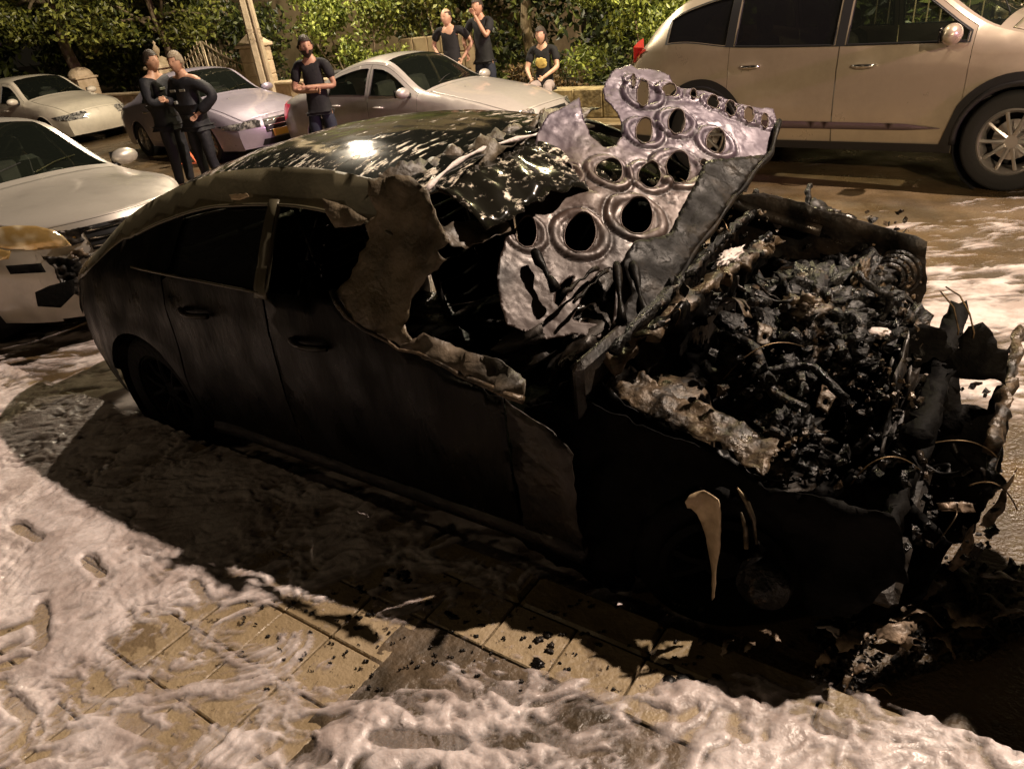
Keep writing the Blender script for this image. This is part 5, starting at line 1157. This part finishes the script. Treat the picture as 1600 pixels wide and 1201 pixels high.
# house beyond the gate
hs = thing('house', 'beige rendered house with dark doorway beyond the iron gate', 'house', (-14.0, 14.5, .13))
def hq(px, py, y): q = at(px, py, 'y', y); return q.x + 14.0
x0, x1 = hq(338, 20, 14.3), hq(360, 20, 14.3)
b = MB(); b.box(((x0 - 8) / 2 - 0, 0, 3), (x0 + 8, .3, 6)); b.box(((x1 + 6) / 2, 0, 3), (6 - x1, .3, 6)); b.box(((x0 + x1) / 2, 0, 4.9), (x1 - x0, .3, 2.2)); b.box((-1, 3, 3), (14, .3, 6)); b.build('wall', 'housewall', hs)
b = MB(); b.box(((x0 + x1) / 2, .1, 1.9), (x1 - x0, .08, 3.8), bev=.01); b.build('door', 'darkwood', hs)
b = MB(); b.box((-1, 1.5, 6.1), (15, 4, .2), bev=.03); b.build('roof', 'stone', hs)
# metal fence behind the SUV
fe = thing('metal_fence', 'dark fence of thin vertical bars beyond the SUV bonnet', 'fence', (4.2, 9.0, .13))
for z in (.25, 1.75): b = MB(); b.tube([(-3, 0, z), (3.5, 0, z)], .02, 6); b.build('rail', 'iron', fe)
for k in range(44): b = MB(); b.tube([(-3 + k * .15, 0, 0), (-3 + k * .15, 0, 1.95)], .009, 5); b.build('bar', 'iron', fe)

# melted bumper corner hanging off the silver car
sc_root = bpy.data.objects['silver_car']; mp_ = Pl((-1.95, -.05, .55), (1, -.55, .15)); mdrop = Vector((-5.52, .24, 0))
for nm, q, m_, a_ in (('melted_bumper', [(62, 398), (112, 404), (160, 392), (203, 352), (206, 392), (186, 425), (150, 440), (122, 462), (98, 450), (84, 420)], 'char', .05),
                  ('bumper_grille_edge', [(90, 362), (150, 352), (200, 338), (204, 350), (160, 366), (112, 384)], 'sooted', .02), ('melted_strip', [(110, 392), (150, 382), (205, 360), (190, 384), (140, 402), (112, 404)], 'ashmetal', .03)):
    o = sheet(nm, mp_, q, 'char' if m_ == 'sooted' else m_, sc_root, (lambda A: lambda a, b: A * noise.fractal(Vector((a * 14, b * 22, 3)), .6, 2, 4))(a_), step=.016, edge=.012)
    o.location = -mdrop
hl_p = Pl((-2.02, -.34, .72), (.80, -.62, .18))
for nm, q, m_, bul in (('headlight', [(-30, 362), (0, 355), (30, 352), (60, 353), (85, 359), (101, 369), (112, 383), (90, 387), (50, 390), (18, 388), (-30, 380)], 'lampglass', .05), ('turn_signal', [(-30, 386), (0, 388), (20, 392), (16, 404), (0, 406), (-30, 402)], 'lampglass', .03),
                       ('bumper_slot', [(10, 415), (64, 411), (72, 425), (18, 428)], 'soot', .01), ('air_intake', [(56, 456), (78, 446), (116, 436), (116, 460), (96, 480), (60, 478)], 'soot', .01)):
    c0 = hl_p.ab(sum(k[0] for k in q) / len(q), sum(k[1] for k in q) / len(q)); o = sheet(nm, hl_p, q, m_, sc_root, (lambda C, B: lambda a, b: B * (1 - 14 * ((a - C[0]) ** 2 + 3 * (b - C[1]) ** 2)))(c0, bul), step=.016, edge=.012, rough=.0006, solid=.02); o.location = -mdrop

# ------------------------------------------------------------ trees and shrubs
def leaves(clumps, n, size, flat=.35):
    """leaf-sized folded faces spread through clumps: (centre, radii, share)"""
    tot = sum(c[2] for c in clumps); P = []
    for c, r, w in clumps:
        k = int(n * w / tot); d = rng.normal(size=(k, 3)); d /= np.linalg.norm(d, axis=1)[:, None]; q = rng.random(k) ** .45
        P.append(np.array(c) + d * q[:, None] * np.array(r))
    P = np.concatenate(P); k = len(P)
    a = rng.normal(size=(k, 3)); a[:, 2] -= .4; a /= np.linalg.norm(a, axis=1)[:, None]; b = np.cross(a, rng.normal(size=(k, 3))); b /= np.linalg.norm(b, axis=1)[:, None]
    nn = np.cross(a, b); s = (size * (.6 + .8 * rng.random(k)))[:, None]
    v = np.stack([P - a * s, P + b * s * .5 + nn * s * .12, P + a * s, P - b * s * .5 + nn * s * .12], 1).reshape(-1, 3)
    return v.tolist(), [(4 * i, 4 * i + 1, 4 * i + 2, 4 * i + 3) for i in range(k)]
def tree(name, label, cat, x, y, clumps, n, size, m, trunk=None, base=.13, group=None, stems=0, lean=0):
    r = thing(name, label, cat, (x, y, base), 0, group); mb = MB(); V_, F_ = leaves(clumps, n, size); mb.add(V_, F_)
    mb.build('crown' if trunk else 'foliage', m, r)
    if trunk:
        th, hh = trunk; t = MB(); pts = [Vector((lean * (k / 8) + .05 * math.sin(k * 1.3 + x), .04 * math.cos(k + x), hh * k / 8)) for k in range(9)]
        t.tube(pts, [th * (1.25 if k == 0 else 1 - .055 * k) for k in range(9)], 12); tr = t.build('trunk', 'bark', r, smooth=True)
        for i, (c, rr, w) in enumerate(clumps[:7]):
            l = MB(); st = pts[5 + i % 4]; e = Vector(c); l.tube([st, st.lerp(e, .5) + Vector((0, 0, .15)), e], [th * .42, th * .25, th * .1], 7); l.build('limb', 'bark', tr, smooth=True)
    else:
        for i in range(stems or 4):
            c = clumps[i % len(clumps)][0]; l = MB(); l.tube([(c[0] * .3 + .05 * i, 0, 0), (c[0] * .7, c[1] * .5, c[2] * .5), c], [.03, .02, .008], 6); l.build('stem', 'bark', r, smooth=True)
    return r
def cl(n, cx, cy, cz, sx, sy, sz, r0, r1):
    out = []
    for _ in range(n):
        r = rng.uniform(r0, r1); out.append(((cx + rng.uniform(-sx, sx), cy + rng.uniform(-sy, sy), cz + rng.uniform(-sz, sz)), (r, r * .9, r * .75), r ** 2))
    return out
GT = 'street-side trees'
tree('street_tree', 'tree with pale speckled trunk behind the round-capped pillar, at the left edge', 'tree', -19.9, 9.3, cl(16, 0, 0, 3.4, 2.6, 1.2, 1.1, .5, 1.0), 5200, .075, 'leaf', (.20, 3.4), group=GT, lean=-.25)
tree('street_tree', 'dark leafy tree reaching over the wall between the first two pillars', 'tree', -16.4, 10.0, cl(16, 0, 0, 2.9, 1.9, .9, 1.0, .5, .9), 5200, .07, 'leaf', (.13, 3.0), group=GT)
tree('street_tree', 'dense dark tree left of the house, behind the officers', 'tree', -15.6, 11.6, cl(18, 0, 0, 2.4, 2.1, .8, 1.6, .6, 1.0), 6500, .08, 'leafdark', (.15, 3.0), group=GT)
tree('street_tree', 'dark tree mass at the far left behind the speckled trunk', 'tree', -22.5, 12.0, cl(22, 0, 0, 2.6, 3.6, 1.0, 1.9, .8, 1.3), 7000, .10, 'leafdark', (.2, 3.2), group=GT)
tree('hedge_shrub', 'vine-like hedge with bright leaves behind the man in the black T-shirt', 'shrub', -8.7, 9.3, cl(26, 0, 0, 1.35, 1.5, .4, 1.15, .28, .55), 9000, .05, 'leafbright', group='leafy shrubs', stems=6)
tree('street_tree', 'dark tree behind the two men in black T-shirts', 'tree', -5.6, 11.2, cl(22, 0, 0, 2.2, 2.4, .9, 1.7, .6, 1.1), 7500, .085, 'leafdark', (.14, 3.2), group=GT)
tree('hedge_shrub', 'half-lit shrub hanging between the bright hedge and the bald man', 'shrub', -6.6, 9.9, cl(12, 0, 0, 1.9, .9, .3, .7, .25, .5), 3200, .05, 'leaf', group='leafy shrubs')
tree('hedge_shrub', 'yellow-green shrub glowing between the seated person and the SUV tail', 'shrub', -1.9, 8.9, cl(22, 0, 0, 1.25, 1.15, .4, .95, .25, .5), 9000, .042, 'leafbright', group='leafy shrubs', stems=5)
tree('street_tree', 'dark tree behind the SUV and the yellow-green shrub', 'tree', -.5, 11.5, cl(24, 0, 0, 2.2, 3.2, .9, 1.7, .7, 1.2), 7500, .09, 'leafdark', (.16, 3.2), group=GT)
tree('street_tree', 'dark tree beyond the SUV bonnet at the right edge', 'tree', 5.8, 11.5, cl(22, 0, 0, 2.2, 3.0, .9, 1.7, .7, 1.2), 6500, .09, 'leafdark', (.16, 3.2), group=GT)
tree('street_tree', 'dark tree behind the bright vine-like hedge', 'tree', -7.9, 12.6, cl(20, 0, 0, 2.3, 2.0, .8, 1.7, .6, 1.0), 6000, .085, 'leafdark', (.15, 3.2), group=GT)
random.seed(3)
for i, (px, py, hgt, lab) in enumerate([(868, 95, .8, 'dry flowering plant just right of the seated person'), (835, 80, .7, 'dry plant with pale flowers left of the seated person'), (805, 75, .8, 'dark twiggy plant midway between the standing men and seated person'), (905, 105, .5, 'rusty brown plant above the rubble wall')]):
    q = at(px, py, 'y', 8.5); tree('dry_plant', lab, 'plant', q.x, 8.5, cl(7, 0, 0, hgt * .6, .22, .15, hgt * .3, .10, .2), 420, .035, 'leafdry', group='dry plants by the wall')
tree('ivy', 'dark ivy covering the ground bank along the far pavement', 'ground cover', -4.5, 10.2, cl(40, 0, 0, .35, 8.5, .5, .3, .3, .6), 9000, .06, 'leafdark', base=.13)['kind'] = 'stuff'
# distant dark wood behind everything
bk = MB(); V_, F_ = leaves([((x, 19 + rng.uniform(-1, 1), 2.5 + rng.uniform(-2, 4)), (2.4, 1.2, 2.2), 1) for x in np.linspace(-48, 26, 60)], 16000, .30); bk.add(V_, F_)
tag(bk.build('woodland', 'leafdark'), 'dark mass of trees far behind the gardens', 'trees', kind='stuff')

# ------------------------------------------------------------ scraps fallen in front of the car
random.seed(21)
spots = [(1455, 920, .09), (1505, 905, .10), (1480, 950, .08), (1545, 940, .10), (1390, 940, .09), (1400, 985, .10), (1330, 1000, .08), (1290, 1020, .05), (1350, 1040, .05), (1320, 1050, .06), (1440, 960, .08), (1520, 970, .07),
         (1100, 995, .03), (1135, 1005, .045), (1172, 1003, .025), (1205, 985, .035), (1300, 985, .06), (1560, 905, .08), (1425, 1000, .07), (1375, 1070, .04), (1475, 1000, .06), (1585, 960, .08)]
where = ['below the burnt bumper', 'near the right edge of the frame', 'by the kerb ahead of the front wheel', 'on the kerb beside the front wheel']
looks = ['curled brown', 'pale torn', 'long bent', 'small sooty', 'twisted tan', 'flat cracked', 'hooked', 'crumpled dull', 'thin split', 'rounded ashy', 'folded dark', 'jagged beige', 'tiny white', 'stick-like pale', 'square grey', 'pointed white', 'lumpy pale', 'broad dusty',
         'blistered brown', 'ragged small', 'buckled tan', 'sooty end of a']
for i, (px, py, s_) in enumerate(spots):
    z = KZ if py > 980 and px < 1250 else .02; c = at(px, py, 'z', z + .02); rt = Matrix.Rotation(random.uniform(0, 6.28), 3, 'Z') @ Matrix.Rotation(random.uniform(-.6, .6), 3, 'X')
    s_ *= .72; L_ = s_ * random.uniform(.9, 1.5); W_ = s_ * random.uniform(.2, .5); out = rough_poly([(-L_, -W_ * .5), (-L_ * .3, -W_), (L_ * .6, -W_ * .6), (L_, W_ * .1), (L_ * .4, W_), (-L_ * .6, W_ * .7)], s_ * .15, s_ * .26, i)
    k = random.uniform(2, 7)
    o = panel('broken_fragment', out, [], lambda a, b: rt @ Vector((a, b, s_ * .35 * math.cos(a * k / s_ * .5) + .010 * noise.noise(Vector((a * 30, b * 30, i))))), random.choice(['shard', 'shard', 'ashmetal', 'foamlump' if i in (12, 13, 15, 16) else 'shard']), None, step=s_ * .16, solid=.004)
    o.location = (c.x, c.y, z + s_ * .18)
    tag(o, f'{looks[i]} fragment lying {where[0] if px > 1300 and py < 960 else where[1] if px > 1500 else where[3] if px < 1250 else where[2]}', 'debris', 'broken pieces in front of the burnt car')
sc = MB()
for i in range(650):
    px = random.uniform(1270, 1600); py = random.uniform(880, 1090)
    if py > 1010 + (1600 - px) * .25 or py < 1080 - (px - 1200) * .55 - 60: continue
    p = at(px, py, 'z', .015); scrap(sc, p, random.choice([.006, .01, .016, .026]))
tag(sc.build('ash_litter', 'engine'), 'fine black ash and scraps on the road under the front of the burnt car', 'ash', kind='stuff')
s2 = MB()
for px, py, r in [(612, 895, .02), (640, 900, .03), (600, 918, .02), (665, 945, .03), (850, 998, .02), (845, 1035, .03), (865, 1012, .018), (1060, 1060, .03), (1110, 1062, .02), (700, 960, .02), (560, 915, .015)] + [(random.uniform(380, 1100), random.uniform(900, 1080), random.uniform(.003, .009)) for _ in range(160)]:
    for k in range(3): c = at(px + random.gauss(0, 6 if r > .012 else 2), py + random.gauss(0, 4 if r > .012 else 1), 'z', KZ + .004); s2.blob(c, (r * .6, r * .5, .004), px + k, .8, 2.5, 2)
tag(s2.build('soot_flakes', 'char', smooth=True), 'black soot flakes and spots scattered on the yellow paving tiles', 'soot', kind='stuff')
